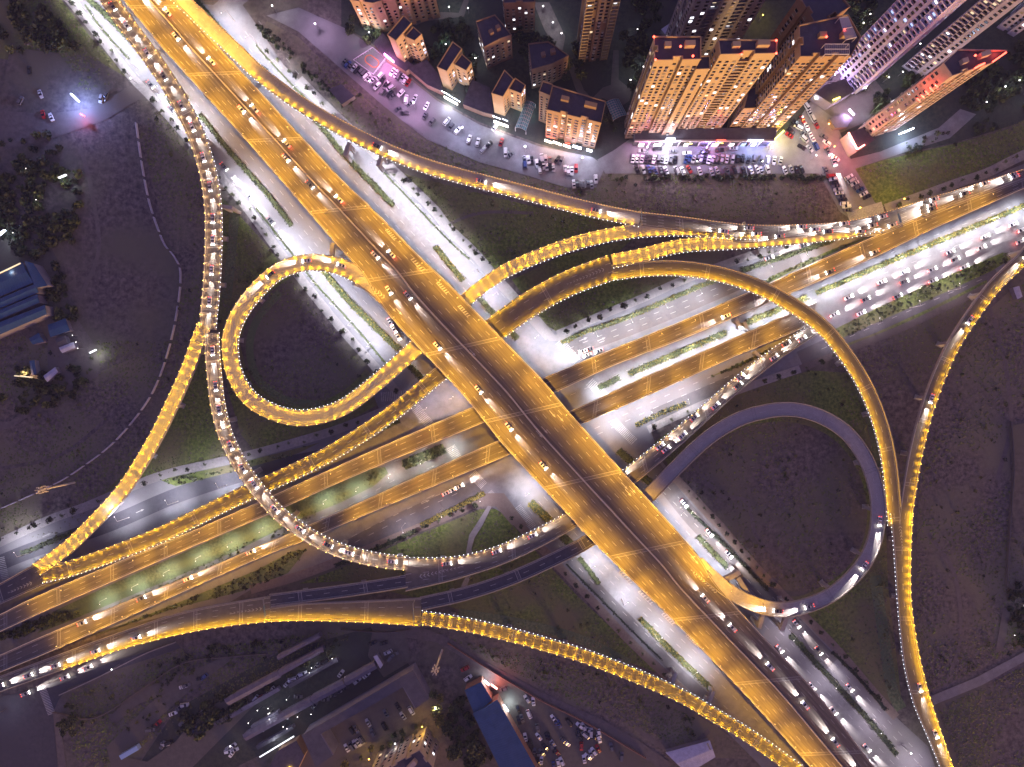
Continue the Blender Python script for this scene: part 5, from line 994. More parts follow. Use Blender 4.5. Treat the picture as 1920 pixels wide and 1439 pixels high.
# masts
def mast(p, h, label, gear=True):
    r = thing('mast', label, 'mast', p); b = MB(); b.bar(p, p + Vector((0, 0, h)), .55, 0, .28, 8); b.build('pole', 'mast', r)
    if gear:
        for k in range(3):
            z = h * (.80 + .08 * k); b = MB()
            for q in range(6):
                a = q * 1.047 + k * .5; o = Vector((1.5 * math.cos(a), 1.5 * math.sin(a), z)); b.bar(p + Vector((0, 0, z)), p + o, .09, n=4); b.box(p + o, (.45, .3, 2.0), a)
            b.build('antenna_ring', 'mast', r)
mast(P(829, 1219), 28, 'slender antenna mast in the field above the lit corner')
mast(P(140, 905), 27, 'slender steel mast lying across the wall line in the left field')
mast(P(1323, 1388), 10, 'thin leaning pole beside the golden bottom ramp', False)
# walls and fences along the fields
def wall(px, label, h=1.8, th=.35, m='oldwhite', gaps=True):
    c = smooth(px, 0, 2.0); b = MB()
    for i in range(len(c) - 1):
        if gaps and i % 5 == 4: continue
        d = c[i + 1] - c[i]; k = (c[i] + c[i + 1]) / 2; b.box((k.x, k.y, h / 2), (d.length + .05, th, h), math.atan2(d.y, d.x))
    o = b.build('wall', m, base=tuple(c[0])); return tag(o, label, 'wall')
wall([(257, 232), (268, 310), (283, 385), (308, 455), (327, 480), (340, 510), (336, 570), (322, 640), (300, 710), (270, 765), (215, 830), (150, 880), (100, 910), (0, 955), (-40, 972)], 'long broken white wall curving through the left field')
wall([(100, 1335), (180, 1345), (270, 1290), (345, 1243), (420, 1232), (500, 1225)], 'low pale wall beside the lower left road', 1.4, .4, 'dirt', False)
wall([(112, 1303), (180, 1272), (270, 1227), (330, 1204)], 'kerb wall below the lower left ramp', .8, .5, 'paving', False)
wall([(1893, 790), (1898, 880), (1890, 1000), (1885, 1100)], 'pale boundary wall at the right edge', 1.8, .35, 'roofg', False)
wall([(840, 1205), (910, 1250), (1010, 1310), (1100, 1355), (1210, 1420)], 'brown wall between the dirt track and the car park', 1.6, .35, 'rust', False)
wall([(640, 1180), (720, 1185), (770, 1180)], 'short pale wall above the yard', 1.4, .3, 'dirt', False)
# ------------------------------------------------------------------ vehicles
def car_mesh(paint, kind):
    L, W, H = {'sedan': (4.6, 1.85, 1.42), 'suv': (4.7, 1.95, 1.75), 'van': (5.0, 1.95, 2.0)}[kind]; b = MB()
    def loft(secs, m):
        for (x0, w0, z0, t0), (x1, w1, z1, t1) in zip(secs, secs[1:]):
            A = [(x0, -w0, z0), (x0, w0, z0), (x0, w0 * .94, t0), (x0, -w0 * .94, t0)]; B = [(x1, -w1, z1), (x1, w1, z1), (x1, w1 * .94, t1), (x1, -w1 * .94, t1)]
            for k in range(4): b.face([A[k], A[(k + 1) % 4], B[(k + 1) % 4], B[k]], m)
        for s in (secs[0], secs[-1]): b.face([(s[0], -s[1], s[2]), (s[0], s[1], s[2]), (s[0], s[1] * .94, s[3]), (s[0], -s[1] * .94, s[3])], m)
    w = W / 2; hl = L / 2; belt = H * .62
    loft([(-hl, w * .86, .35, belt * .85), (-hl + .25, w, .25, belt), (hl * .45, w, .25, belt * .98), (hl - .35, w * .96, .25, belt * .78), (hl, w * .8, .35, belt * .6)], 0)
    back = {'sedan': -hl * .62, 'suv': -hl * .9, 'van': -hl * .95}[kind]; front = {'sedan': hl * .38, 'suv': hl * .42, 'van': hl * .66}[kind]
    rb, rf = back + (.75 if kind == 'sedan' else .3), front - (.85 if kind != 'van' else .7)
    loft([(back, w * .84, belt * .97, belt), (rb, w * .80, belt * .97, H - .06), (rf, w * .80, belt * .97, H - .06), (front, w * .84, belt * .97, belt)], 1)
    b.box(((rb + rf) / 2, 0, H - .03), (rf - rb + .05, W * .72, .06), 0, 0)
    for x in (-hl * .6, hl * .62):
        for y in (-w + .08, w - .08): b.bar((x, y - .1, .33), (x, y + .1, .33), .33, 2, n=10)
    return b.data('car', ['car_' + paint, 'glass', 'tyre'])
KINDS = ['sedan', 'sedan', 'suv', 'sedan', 'van', 'suv']; CARS = {}
def getcar(paint, kind):
    if (paint, kind) not in CARS: CARS[(paint, kind)] = car_mesh(paint, kind)
    return CARS[(paint, kind)]
PW = ['white', 'white', 'silver', 'black', 'white', 'grey', 'silver', 'grey', 'white', 'black', 'black', 'grey', 'silver', 'white', 'black', 'red', 'silver', 'grey', 'blue']
COUNT = {}
def car(p, ang, where, group, paint=None, lab=None):
    paint = paint or random.choice(PW); kind = random.choice(KINDS)
    o = bpy.data.objects.new('car', getcar(paint, kind)); col.objects.link(o); o.location = p; o.rotation_euler = (0, 0, ang)
    tag(o, lab or f'parked {paint} {"van" if kind == "van" else "car"}, {where}', 'car', group); return o
def parked(px0, px1, n, ang, desc, end='left', skip=0.0, jit=.25, z=.3):
    for i in range(n):
        if random.random() < skip: continue
        t = i / max(1, n - 1); p = P(px0[0] + (px1[0] - px0[0]) * t, px0[1] + (px1[1] - px0[1]) * t)
        car(Vector((p.x + random.uniform(-jit, jit), p.y + random.uniform(-jit, jit), z)), ang + random.gauss(0, .05) + (math.pi if random.random() < .4 else 0), f'{nth(i)} from {end}, {desc}', 'cars, ' + desc)
FAR = MB(); FAR_M = []
def far_cars(pts, ang, ang_j=.15, z=.3):          # the cars that show smallest and dimmest: one mesh for all of them
    for x, y in pts:
        me = getcar(random.choice(PW), random.choice(KINDS)); p = P(x, y); a = ang + random.gauss(0, ang_j) + (math.pi if random.random() < .4 else 0); ca, sa = math.cos(a), math.sin(a); i = len(FAR.v)
        FAR.v += [(p.x + v.co.x * ca - v.co.y * sa, p.y + v.co.x * sa + v.co.y * ca, z + v.co.z) for v in me.vertices]
        for q in me.polygons:
            n = me.materials[q.material_index].name; k = [m_ for m_ in M if M[m_] and M[m_].name == n][0]
            if k not in FAR_M: FAR_M.append(k)
            FAR.f.append(tuple(i + j for j in q.vertices)); FAR.m.append(FAR_M.index(k))
def spots(pts, ang, desc, ang_j=.15, z=.3):
    for i, (x, y) in enumerate(sorted(pts)):
        p = P(x, y); p.z = z; car(p, ang + random.gauss(0, ang_j) + (math.pi if random.random() < .4 else 0), f'{nth(i)} from left, {desc}', 'cars, ' + desc)
parked((1187, 299), (1265, 301), 11, R(80), 'the upper row below the golden towers, left part'); parked((1285, 300), (1343, 300), 9, R(72), 'the upper row below the golden towers, middle part')
parked((1352, 299), (1412, 300), 7, R(80), 'the upper row below the golden towers, right part'); parked((1425, 300), (1462, 303), 4, R(82), 'the upper row below the golden towers, far right')
parked((1184, 319), (1345, 321), 16, R(112), 'lower pale row along the field edge, left half', jit=.6, skip=.16); parked((1353, 320), (1545, 319), 19, R(110), 'lower pale row along the field edge, right half', jit=.6, skip=.16)
parked((1201, 285), (1375, 284), 7, R(2), 'the loose line in front of the tower shops', jit=1.5)
parked((1557, 331), (1589, 395), 11, R(8), 'the left row down the access road', 'top'); parked((1590, 333), (1624, 370), 7, R(28), 'the right row down the access road', 'top')
parked((1504, 226), (1529, 275), 5, R(-62), 'the dark line along the orange lit street', 'top'); parked((1512, 202), (1530, 236), 4, R(-60), 'the queue at the top of the orange lit street', 'top')
spots([(1490, 232), (1496, 240), (1507, 254), (1507, 262), (1502, 277), (1517, 280), (1482, 247), (1479, 255), (1543, 258), (1549, 269), (1566, 298)], R(-40), 'the scattered cars beside the broad tower')
parked((648, 118), (699, 153), 10, R(48), 'the left row of the purple car park'); parked((737, 137), (766, 156), 6, R(60), 'the right row of the purple car park')
spots([(713, 145), (718, 151), (708, 163), (725, 160), (719, 172), (733, 167), (732, 178), (737, 182), (800, 200), (797, 218), (810, 230), (838, 229), (928, 240), (917, 272)], R(50), 'the scattered cars in the curved car park')
far_cars([(983, 300), (991, 301), (997, 302), (984, 308), (1007, 308), (1013, 310), (1019, 311), (1025, 313), (1031, 313), (1037, 315), (1016, 298), (1023, 300), (1031, 302), (1012, 318), (1060, 319), (1065, 321), (1072, 322), (1080, 317), (1076, 346), (1082, 346), (1092, 347), (1102, 344), (1109, 347), (1117, 337), (948, 287), (954, 288)], R(95), .06)
far_cars([(972, 1329), (992, 1338), (973, 1349), (979, 1346), (1038, 1346), (1042, 1352), (1048, 1356), (1067, 1353), (1008, 1364), (1010, 1380), (985, 1381), (995, 1394), (1025, 1379), (1029, 1380), (1034, 1395), (1037, 1393), (1040, 1404), (1043, 1408), (1022, 1399), (1016, 1409), (1007, 1412), (1002, 1409), (1015, 1424), (1009, 1427), (1038, 1434), (1047, 1430), (1053, 1426), (1057, 1388), (1062, 1392), (1085, 1372), (1086, 1379), (1098, 1377), (1103, 1367), (1108, 1372), (1113, 1381), (1123, 1384), (1123, 1374), (1087, 1359), (1094, 1361), (1090, 1398), (1121, 1402), (1095, 1422), (1102, 1417), (1108, 1412), (1113, 1407), (1000, 1314), (988, 1309), (1146, 1399), (1165, 1417)], R(115), .35)
far_cars([(432, 1400), (437, 1398), (430, 1407), (441, 1405), (436, 1412), (380, 1336), (388, 1331), (345, 1352), (640, 1262), (655, 1268), (560, 1305), (700, 1205), (728, 1222), (733, 1232), (740, 1226), (720, 1205), (872, 1253), (878, 1270), (925, 1290), (944, 1291)], R(30), .3)
far_cars([(57, 133), (78, 178), (41, 190), (83, 216), (98, 221)], R(100), .3)
rq = random.Random(9)
far_cars([(x0 + (x1 - x0) * t + rq.uniform(-1, 1), y0 + (y1 - y0) * t + rq.uniform(-1, 1)) for x0, y0, x1, y1, n in ((445, 1330, 520, 1288, 9), (532, 1284, 620, 1234, 10), (480, 1372, 575, 1320, 10), (590, 1322, 690, 1264, 9), (280, 1368, 350, 1320, 6), (300, 1400, 420, 1340, 6), (340, 1290, 410, 1255, 4)) for t in [rq.random() for _ in range(n)]], R(28), .3)
far_cars([(762, 188), (770, 196), (778, 186), (752, 176), (846, 240), (858, 246), (880, 262), (896, 268), (906, 282), (940, 268), (958, 292), (1045, 300), (1052, 302), (760, 214), (748, 206)], R(55), .4)
tag(FAR.build('parked_cars', FAR_M), kind='stuff')
spots([(651, 1401), (660, 1397), (667, 1393), (673, 1391), (679, 1386), (662, 1369), (669, 1366), (691, 1354), (699, 1372), (724, 1336), (747, 1324), (756, 1341), (772, 1331), (722, 1361)], R(-58), 'the cars in the brown yard behind the office', .08)
spots([(192, 187), (200, 183)], R(70), 'the two white cars by the glaring lamp', .05)
bus = thing('bus', 'pale blue bus parked alone in the dim lower left yard', 'bus', P(248, 1406) + Vector((0, 0, .25))); p = P(248, 1406)
b = MB(); b.box((p.x, p.y, 1.8), (10.5, 2.5, 2.6), R(30)); b.box((p.x, p.y, 3.2), (9.6, 2.2, .25), R(30), 0, .96); b.build('body', 'bus', bus)
b = MB(); b.box((p.x, p.y, 2.25), (10.1, 2.56, .8), R(30)); b.build('window_band', 'glass', bus); b = MB()
for k in (-3.3, 3.2):
    for s_ in (-1.05, 1.05): c = p + Vector((k * math.cos(R(30)) - s_ * math.sin(R(30)), k * math.sin(R(30)) + s_ * math.cos(R(30)), .7)); e = Vector((-math.sin(R(30)), math.cos(R(30)), 0)) * .15; b.bar(c - e, c + e, .5, n=10)
b.build('wheels', 'tyre', bus)
# moving traffic with its lights on
b = MB(); b.box((0, 0, 0), (.28, .5, .3), 0); b.ball((.12, 0, .14), .26, 0, 6, 4); ME_HEAD = b.data('headlight', ['head'])
b = MB(); b.box((0, 0, 0), (.2, .45, .3), 0); b.ball((-.1, 0, .12), .15, 0, 6, 4); ME_TAIL = b.data('tail_light', ['tail'])
def driving(p, d, where, group, paint=None, beam=True):
    paint = paint or random.choice(['white', 'silver', 'white', 'grey', 'white']); a = math.atan2(d.y, d.x); pitch = -math.asin(max(-1, min(1, d.z)))
    o = bpy.data.objects.new('car', getcar(paint, 'sedan')); col.objects.link(o); o.location = p; o.rotation_euler = (0, pitch, a)
    tag(o, f'{paint} car, lights on, {where}', 'car', group)
    for y in (-.62, .62): part('headlight', ME_HEAD, o, (2.24, y, .62)); part('tail_light', ME_TAIL, o, (-2.27, y, .78))
    for y in (-.62, .62): addlight(L_HEAD, o, (2.95, y, .8), (0, R(-81.5), 0))
    if 'red' in where or 'congested' in where: addlight(L_TAIL, o, (-2.9, 0, .75))
def convoy(A, B, f, n, s0, s1, desc, end, rev=False, lane_w=None, zoff=.06):
    c = [a.lerp(b2, f) for a, b2 in zip(A, B)]; c = resample(c, step=1.0); m = len(c)
    for i in range(n):
        t = s0 + (s1 - s0) * (i + random.uniform(.25, .75)) / n; j = min(m - 2, int(t * (m - 1))); d = (c[j + 1] - c[j]).normalized()
        driving(c[j] + Vector((0, 0, zoff)), -d if rev else d, f'{nth(i)} from {end} {desc}', 'traffic ' + desc)
convoy(L1['L'], L1['R'], .52, 12, .05, .98, 'on the left outer ramp', 'top'); convoy(LB['L'], LB['R'], .45, 11, .02, .98, 'on the pale curved ramp, lower left', 'top')
convoy(AB['L'], AB['R'], .25, 9, .02, .95, 'in the pale double ramp upper lane', 'left'); convoy(AB['L'], AB['R'], .60, 6, .55, .98, 'in the pale double ramp lower lane', 'left')
for f, n_, r0, r1, ds in ((.2, 7, .2, 1, 'in the white traffic band, top lane'), (.5, 7, .12, 1, 'in the white traffic band, middle lane'), (.78, 5, .3, .75, 'in the white traffic band, bottom lane')): convoy(EB['L'], EB['R'], f, n_, r0, r1, ds, 'left', rev=True)
convoy(MV['L'], MV['R'], .60, 7, .0, .42, 'on the upper viaduct, left half', 'top'); convoy(MV['L'], MV['R'], .78, 5, .36, .62, 'on the viaduct outer lanes near crossing', 'top')
convoy(MV['L'], MV['R'], .36, 6, .02, .36, 'on the upper right viaduct half, red lights', 'top', rev=True); convoy(MV['L'], MV['R'], .30, 6, .74, 1, 'on the viaduct right half, bottom', 'top', rev=True)
convoy(N['L'], N['R'], .75, 4, .68, .86, 'on northern carriageway beyond the golden arc', 'left', rev=True); convoy(SD['L'], SD['R'], .2, 4, .08, .36, 'on southern carriageway at the left', 'left')
convoy(GW['L'], GW['R'], .6, 5, .0, .6, 'on the brown ramp at the lower left', 'left'); convoy(B2['L'], B2['R'], .4, 4, .58, .9, 'on the dark loop ramp', 'right'); convoy(C1['L'], C1['R'], .6, 3, .08, .3, 'on the teardrop loop', 'right')
convoy(HR['L'], HR['R'], .45, 3, .05, .7, 'on the ramp from the upper right corner', 'top'); convoy(ARC2['L'], ARC2['R'], .4, 3, .5, 1, 'on the golden ramp down the right side', 'top'); convoy(E1['L'], E1['R'], .5, 3, .45, .98, 'on the upper ramp beside the car park', 'left')
def groundconvoy(px, n, desc, end, rev=False, z=.32):
    c = smooth(px, z, 1.0); convoy(c, c, 0, n, 0, 1, desc, end, rev)
groundconvoy([(1345, 1115), (1440, 1220), (1540, 1330), (1630, 1430)], 6, 'in first lane right of viaduct, bottom', 'top'); groundconvoy([(1435, 1185), (1520, 1285), (1650, 1430)], 4, 'in second lane right of viaduct, bottom', 'top')
groundconvoy([(1460, 1130), (1530, 1215), (1610, 1310)], 3, 'in the lane beside the lower right pavement', 'top'); groundconvoy([(1270, 930), (1330, 1000), (1385, 1060)], 3, 'in the lane beside the dark loop', 'top')
groundconvoy([(1550, 597), (1640, 553), (1760, 500), (1930, 425)], 7, 'in the congested middle lane at right', 'left'); groundconvoy([(1545, 582), (1600, 553), (1700, 508), (1930, 408)], 6, 'in the congested upper lane at right', 'left')
groundconvoy([(1560, 612), (1700, 548), (1850, 482), (1930, 445)], 5, 'in the congested lower lane at right', 'left')
groundconvoy([(1090, 660), (1116, 652)], 2, 'waiting at the right crosswalk, upper lane', 'left', True); groundconvoy([(1098, 667), (1130, 656)], 2, 'waiting at the right crosswalk, lower lane', 'left', True)
groundconvoy([(834, 926), (868, 909)], 3, 'waiting at the lower left crosswalk', 'left'); groundconvoy([(728, 598), (752, 640)], 3, 'waiting beside the viaduct above golden ramp', 'top'); groundconvoy([(1400, 500), (1560, 440)], 2, 'on cross street under merging ramps', 'left')
groundconvoy([(255, 128), (300, 178), (345, 232)], 2, 'on the white road under the left outer ramp', 'top'); groundconvoy([(410, 300), (470, 370), (530, 440)], 3, 'on the white road left of the viaduct', 'top')
groundconvoy([(1545, 275), (1560, 300), (1568, 322)], 2, 'on the access road by the red pavilion', 'top')
groundconvoy([(20, 1312), (110, 1275), (210, 1232)], 3, 'on the street below the lower left ramp', 'left')
# ------------------------------------------------------------------ street lamps
def lamp_line(E, n, ln, sign, step, kind, label, group, z0=0.9, r0=0, r1=1, phase=.5, skip=None):
    cum = [0]
    for a, b2 in zip(E, E[1:]): cum.append(cum[-1] + (b2 - a).length)
    s_ = r0 * cum[-1] + step * phase
    while s_ < r1 * cum[-1]:
        i = max(j for j in range(len(cum)) if cum[j] <= s_); i = min(i, len(E) - 2); v = ln[i] * sign; s_ += step
        if skip and skip(E[i]): continue
        if near_deck(E[i].x, E[i].y, 2.5, E[i].z, E[i].z + 9.5): continue
        street_lamp(E[i] + v * .25 + Vector((0, 0, z0)), math.atan2(v.y, v.x), kind, label, group)
lamp_line(MV['L'], 0, MV['n'], -1, 13, 'main', 'grey street lamp with an amber head on the upper right parapet of the wide viaduct', 'amber street lamps along the upper right viaduct edge', r1=.75)
lamp_line(MV['R'], 0, MV['n'], 1, 13, 'main', 'grey street lamp with an amber head on the lower left parapet of the wide viaduct', 'amber street lamps along the lower left viaduct edge')
lamp_line(N['L'], 0, N['n'], -1, 18, 'ew', 'grey street lamp with an amber head on the northern carriageway', 'amber street lamps on the northern carriageway', r0=.05, r1=.97, skip=lambda p: abs(p.x) < 22 and p.y > -18)
lamp_line(SD['R'], 0, SD['n'], 1, 18, 'ew', 'grey street lamp with an amber head on the southern carriageway', 'amber street lamps on the southern carriageway', r0=.09, r1=.99, skip=lambda p: abs(p.x) < 22)
lamp_line(E1['L'], 0, E1['n'], -1, 14, 'ew', 'grey street lamp with an amber head where the upper ramp leaves the viaduct', 'amber street lamps where the upper ramp peels off', r1=.26)
lamp_line(B2['R'], 0, B2['n'], 1, 16, 'ew', 'grey street lamp with an amber head where the dark loop joins the viaduct', 'amber street lamps at the end of the dark loop', r0=.86)
def ground_lamps(px, n, side, kind, label, group):
    c = resample(smooth(px, .3, 1), n); nr = normals(c)
    for p, v in zip(c, nr):
        v = v * side
        if near_deck(p.x, p.y) or near_deck(p.x + v.x * 2.6, p.y + v.y * 2.6, 1): continue
        street_lamp(p, math.atan2(v.y, v.x), kind, label, group)
ground_lamps([(130, -20), (200, 65), (258, 130)], 5, 1, 'white', 'tall white street lamp on the upper left road above the side road', 'white street lamps, upper left')
ground_lamps([(310, 185), (400, 290), (480, 390)], 7, 1, 'white', 'tall white street lamp on the left road between side road and loop', 'white street lamps, left road')
ground_lamps([(530, 452), (617, 560), (690, 645), (770, 725)], 8, 1, 'white', 'tall white street lamp on the road through the teardrop loop', 'white street lamps, loop road')
ground_lamps([(440, 40), (510, 110), (600, 205), (660, 262)], 6, -1, 'white', 'tall white street lamp on the upper road under the peeling ramp', 'white street lamps, upper road')
ground_lamps([(713, 312), (790, 395), (870, 480), (950, 570), (1010, 630)], 9, -1, 'white', 'tall white street lamp on the road beside the green triangle', 'white street lamps, triangle road')
ground_lamps([(1050, 650), (1170, 602), (1290, 552), (1420, 502), (1560, 455)], 9, -1, 'white', 'tall white street lamp on the cross street below the golden arc', 'white street lamps, cross street north')
ground_lamps([(1120, 730), (1250, 672), (1400, 607), (1560, 538), (1740, 460), (1900, 394)], 19, -1, 'low', 'short white street lamp in the median between the carriageways', 'white street lamps, median')
ground_lamps([(850, 838), (780, 868), (700, 903), (600, 942), (400, 1032), (200, 1122)], 12, 1, 'verge', 'short white street lamp in the green median at the left', 'white street lamps, green median')
ground_lamps([(800, 820), (700, 850), (600, 885), (480, 895), (350, 935), (200, 985), (60, 1035)], 9, -1, 'white', 'tall white street lamp on the cross street at the left', 'white street lamps, cross street west')
ground_lamps([(1150, 800), (1250, 770), (1350, 730)], 4, 1, 'white', 'tall white street lamp above the pale double ramp', 'white street lamps, crossing right')
ground_lamps([(1560, 640), (1700, 580), (1850, 515)], 5, 1, 'dim', 'dim street lamp on the lilac road at the right', 'dim street lamps, right')
ground_lamps([(900, 925), (800, 965), (690, 1010)], 4, 1, 'dim', 'dim street lamp on the road below the southern carriageway', 'dim street lamps, lower middle')
ground_lamps([(985, 925), (1080, 1030), (1190, 1150), (1300, 1260), (1400, 1360), (1480, 1440)], 9, 1, 'white', 'tall white street lamp left of the viaduct at the bottom', 'white street lamps, bottom left of viaduct')
ground_lamps([(1190, 855), (1300, 980), (1360, 1050)], 5, -1, 'white', 'tall white street lamp right of the viaduct by the dark loop', 'white street lamps, bottom right of viaduct')
ground_lamps([(1480, 1180), (1560, 1270), (1640, 1350), (1720, 1430)], 4, -1, 'dim', 'dim street lamp between the lanes at the lower right', 'dim street lamps, lower right')
ground_lamps([(1000, 800), (1060, 870)], 2, 1, 'white', 'tall white street lamp at the crossing under the viaduct', 'white street lamps, crossing')
for q, l_ in (((798, 768), 'left'), ((846, 748), 'right')): street_lamp(P(*q, 0) + Vector((0, 0, .3)), R(30), 'dim', 'short white street lamp at the crossing left of the viaduct, ' + l_ + ' one', 'white street lamps, crossing left')
# single lamps and lit yards
def yard_lamp(px, h, power, c, label, m='white'):
    p = P(*px); o = MB(); o.bar((0, 0, 0), (0, 0, h), .1, 0, .07); o.ball((0, 0, h + .2), .3 if power > 300 else .16, 1); q = bpy.data.objects.new('yard_lamp', o.data('yard_lamp', ['metal', m])); col.objects.link(q); q.location = p; tag(q, label, 'lamp'); addlight(light('yard_light', 'POINT', power * .6, c, .3), q, (0, 0, h + 1.0))
AM, WH, VI = (1, .62, .05), (.88, .92, 1), (.85, .6, 1)
for a in [((697, 1412), 6, 1500, AM, 'yellow yard lamp in front of the brick block, left one', 'amber'), ((795, 1352), 6, 1600, AM, 'yellow yard lamp at the lit corner by the brick block', 'amber'), ((745, 1383), 6, 350, WH, 'small white lamp among the trees of the brick block'), ((552, 1426), 6, 1900, AM, 'yellow lamp at the bottom edge left of the office', 'amber'), ((820, 1315), 7, 2600, (1, .97, .75), 'white lamp lighting the yard corner above the brick block'),
          ((1423, 40), 6, 1500, (1, .75, .05), 'yellow garden lamp behind the golden towers', 'amber'), ((1678, 382), 9, 3800, AM, 'amber lamp at the mouth of the access road, right one', 'amber'), ((1597, 398), 9, 3800, AM, 'amber lamp at the mouth of the access road, left one', 'amber'), ((1540, 245), 9, 4200, (1, .55, .05), 'orange lamp over the street beside the broad tower', 'amber'), ((1552, 285), 8, 2200, (1, .55, .12), 'orange lamp at the end of the street by the red pavilion', 'amber'),
          ((1018, 22), 5, 900, WH, 'white path lamp near the top edge'), ((1036, 52), 5, 1000, WH, 'white path lamp in the middle of the courtyard path'), ((1052, 72), 5, 700, WH, 'white path lamp at the lower end of the courtyard path'), ((697, 72), 6, 2600, (.85, .9, 1), 'white lamp lighting the car park corner behind the ball court'), ((792, 22), 6, 1500, WH, 'white lamp in the lane behind the long row'), ((838, 92), 5, 500, (.5, .9, 1), 'cyan courtyard lamp between the twin blocks'), ((893, 118), 5, 800, WH, 'white lamp at the foot of the dark brown block'),
          ((1655, 155), 6, 700, WH, 'white garden lamp below the lilac tower'), ((1556, 150), 6, 5200, VI, 'violet lamp added at the foot of the lilac tower in place of shop light'), ((1612, 175), 6, 2600, VI, 'garden lamp at the foot of the lilac tower, tinted violet to light it'), ((1705, 132), 6, 700, WH, 'white garden lamp left of the sign tower'), ((1636, 222), 6, 4200, (.75, .8, 1), 'white lamp on the pink street by the sign tower'), ((1600, 262), 5, 11000, (1, .15, .45), 'pink shop lamp beside the red pavilion'), ((1870, 172), 6, 700, WH, 'white garden lamp right of the sign tower'), ((1520, 300), 7, 3600, (.9, .88, 1), 'white flood lamp at the right end of the tower car park'), ((1440, 284), 6, 6500, (.3, .3, 1), 'violet lamp over the tower car park, right'), ((1210, 284), 6, 5200, (1, .35, .85), 'violet lamp over the tower car park, left'), ((1320, 284), 6, 6500, (.5, .32, 1), 'violet lamp over the tower car park, middle'), ((1190, 306), 7, 1500, (1, .85, .6), 'warm lamp at the left end of the tower car park'),  # violet lamp light is added here for the shops below the lilac tower
          ((1300, 312), 8, 2000, (1, .84, .58), 'warm lamp over the pale row of cars, left'), ((1420, 312), 8, 2000, (1, .84, .58), 'warm lamp over the pale row of cars, right'), ((780, 205), 8, 9660, (.9, .55, 1), 'violet flood lamp over the curved car park, left'), ((700, 165), 8, 4200, (1, .5, .9), 'pink flood lamp over the purple car park'), ((870, 250), 8, 8280, (.66, .68, 1), 'blue white flood lamp over the curved car park, middle'), ((985, 285), 8, 7359, (.72, .7, 1), 'blue white flood lamp over the curved car park, right'), ((1090, 305), 8, 5979, (.75, .74, 1), 'blue white flood lamp at the right end of the curved car park'), ((600, 60), 8, 5290, (.9, .62, 1), 'violet lamp over the empty plain at the top'), ((520, 25), 7, 2600, (1, .9, .9), 'white lamp at the junction of the upper side road'), ((262, 160), 8, 3000, (.95, .9, 1), 'white lamp at the side road junction on the left'),
          ((10, 1330), 8, 1400, (.6, .7, 1), 'bluish lamp at the lower left crossing'), ((225, 1185 + 60), 7, 700, (.7, .6, 1), 'violet lamp on the street below the lower left ramp'), ((590, 1245), 5, 260, WH, 'dim white lamp among the sheds, upper'), ((628, 1228), 5, 300, WH, 'dim white lamp at the end of the sheds'), ((510, 1330), 5, 260, WH, 'dim white lamp among the sheds, lower'), ((440, 1390), 5, 350, (.7, .7, 1), 'bluish lamp at the left end of the sheds'), ((1690, 1395), 9, 4200, (1, .93, .9), 'white lamp at the lower right where the lanes join')]: yard_lamp(*a)
rnd = random.Random(5); k = 0  # scattered lamps; among the sheds they are added in place of lit trailers
for poly, n, where, pw in (([(1170, 30), (1230, 60), (1200, 170), (1160, 150)], 4, 'in the garden left of the golden towers', 420), ([(1630, 130), (1760, 60), (1840, 0), (1900, 0), (1740, 130), (1660, 190)], 5, 'in the strip between the lilac and mauve towers', 420), ([(1790, 190), (1900, 150), (1930, 190), (1820, 230)], 4, 'in the park right of the sign tower', 420),
    ([(780, 10), (900, 5), (880, 40), (790, 50)], 4, 'in the lane behind the long row', 600), ([(1640, 30), (1560, 100), (1600, 60), (1530, 10)], 3, 'behind the pergola tower', 420), ([(440, 1350), (620, 1230), (640, 1260), (470, 1370)], 7, 'added for lit trailers among the long low sheds', 110), ([(480, 1380), (640, 1290), (650, 1300), (500, 1400)], 4, 'added for lit trailers along the pale awning strips', 110), ([(0, 300), (130, 330), (120, 480), (0, 460)], 3, 'in the dark wood at the left edge', 200), ([(1880, 1120), (1915, 1110), (1915, 1190), (1890, 1190)], 2, 'on the dim plot at the right edge', 200), ([(100, 600), (190, 640), (180, 690), (100, 690)], 3, 'in the rubbish yard', 120), ([(1480, 205), (1530, 190), (1550, 250), (1500, 270)], 3, 'by the cars beside the broad tower', 700)):
    q = g2(poly, 0); got = []
    while len(got) < n:
        x = rnd.uniform(min(p[0] for p in poly), max(p[0] for p in poly)); y = rnd.uniform(min(p[1] for p in poly), max(p[1] for p in poly))
        if inpoly(x, y, poly): got.append((x, y))
    for i, xy in enumerate(sorted(got)): yard_lamp(xy, 5, pw * rnd.uniform(.6, 1.5), (.85, .95, 1), f'small white lamp, {nth(i)} from left, {where}')

BAD = [o.name for o in sc.objects if o.get('label') and not 4 <= len(o['label'].replace('-', ' ').split()) <= 16]
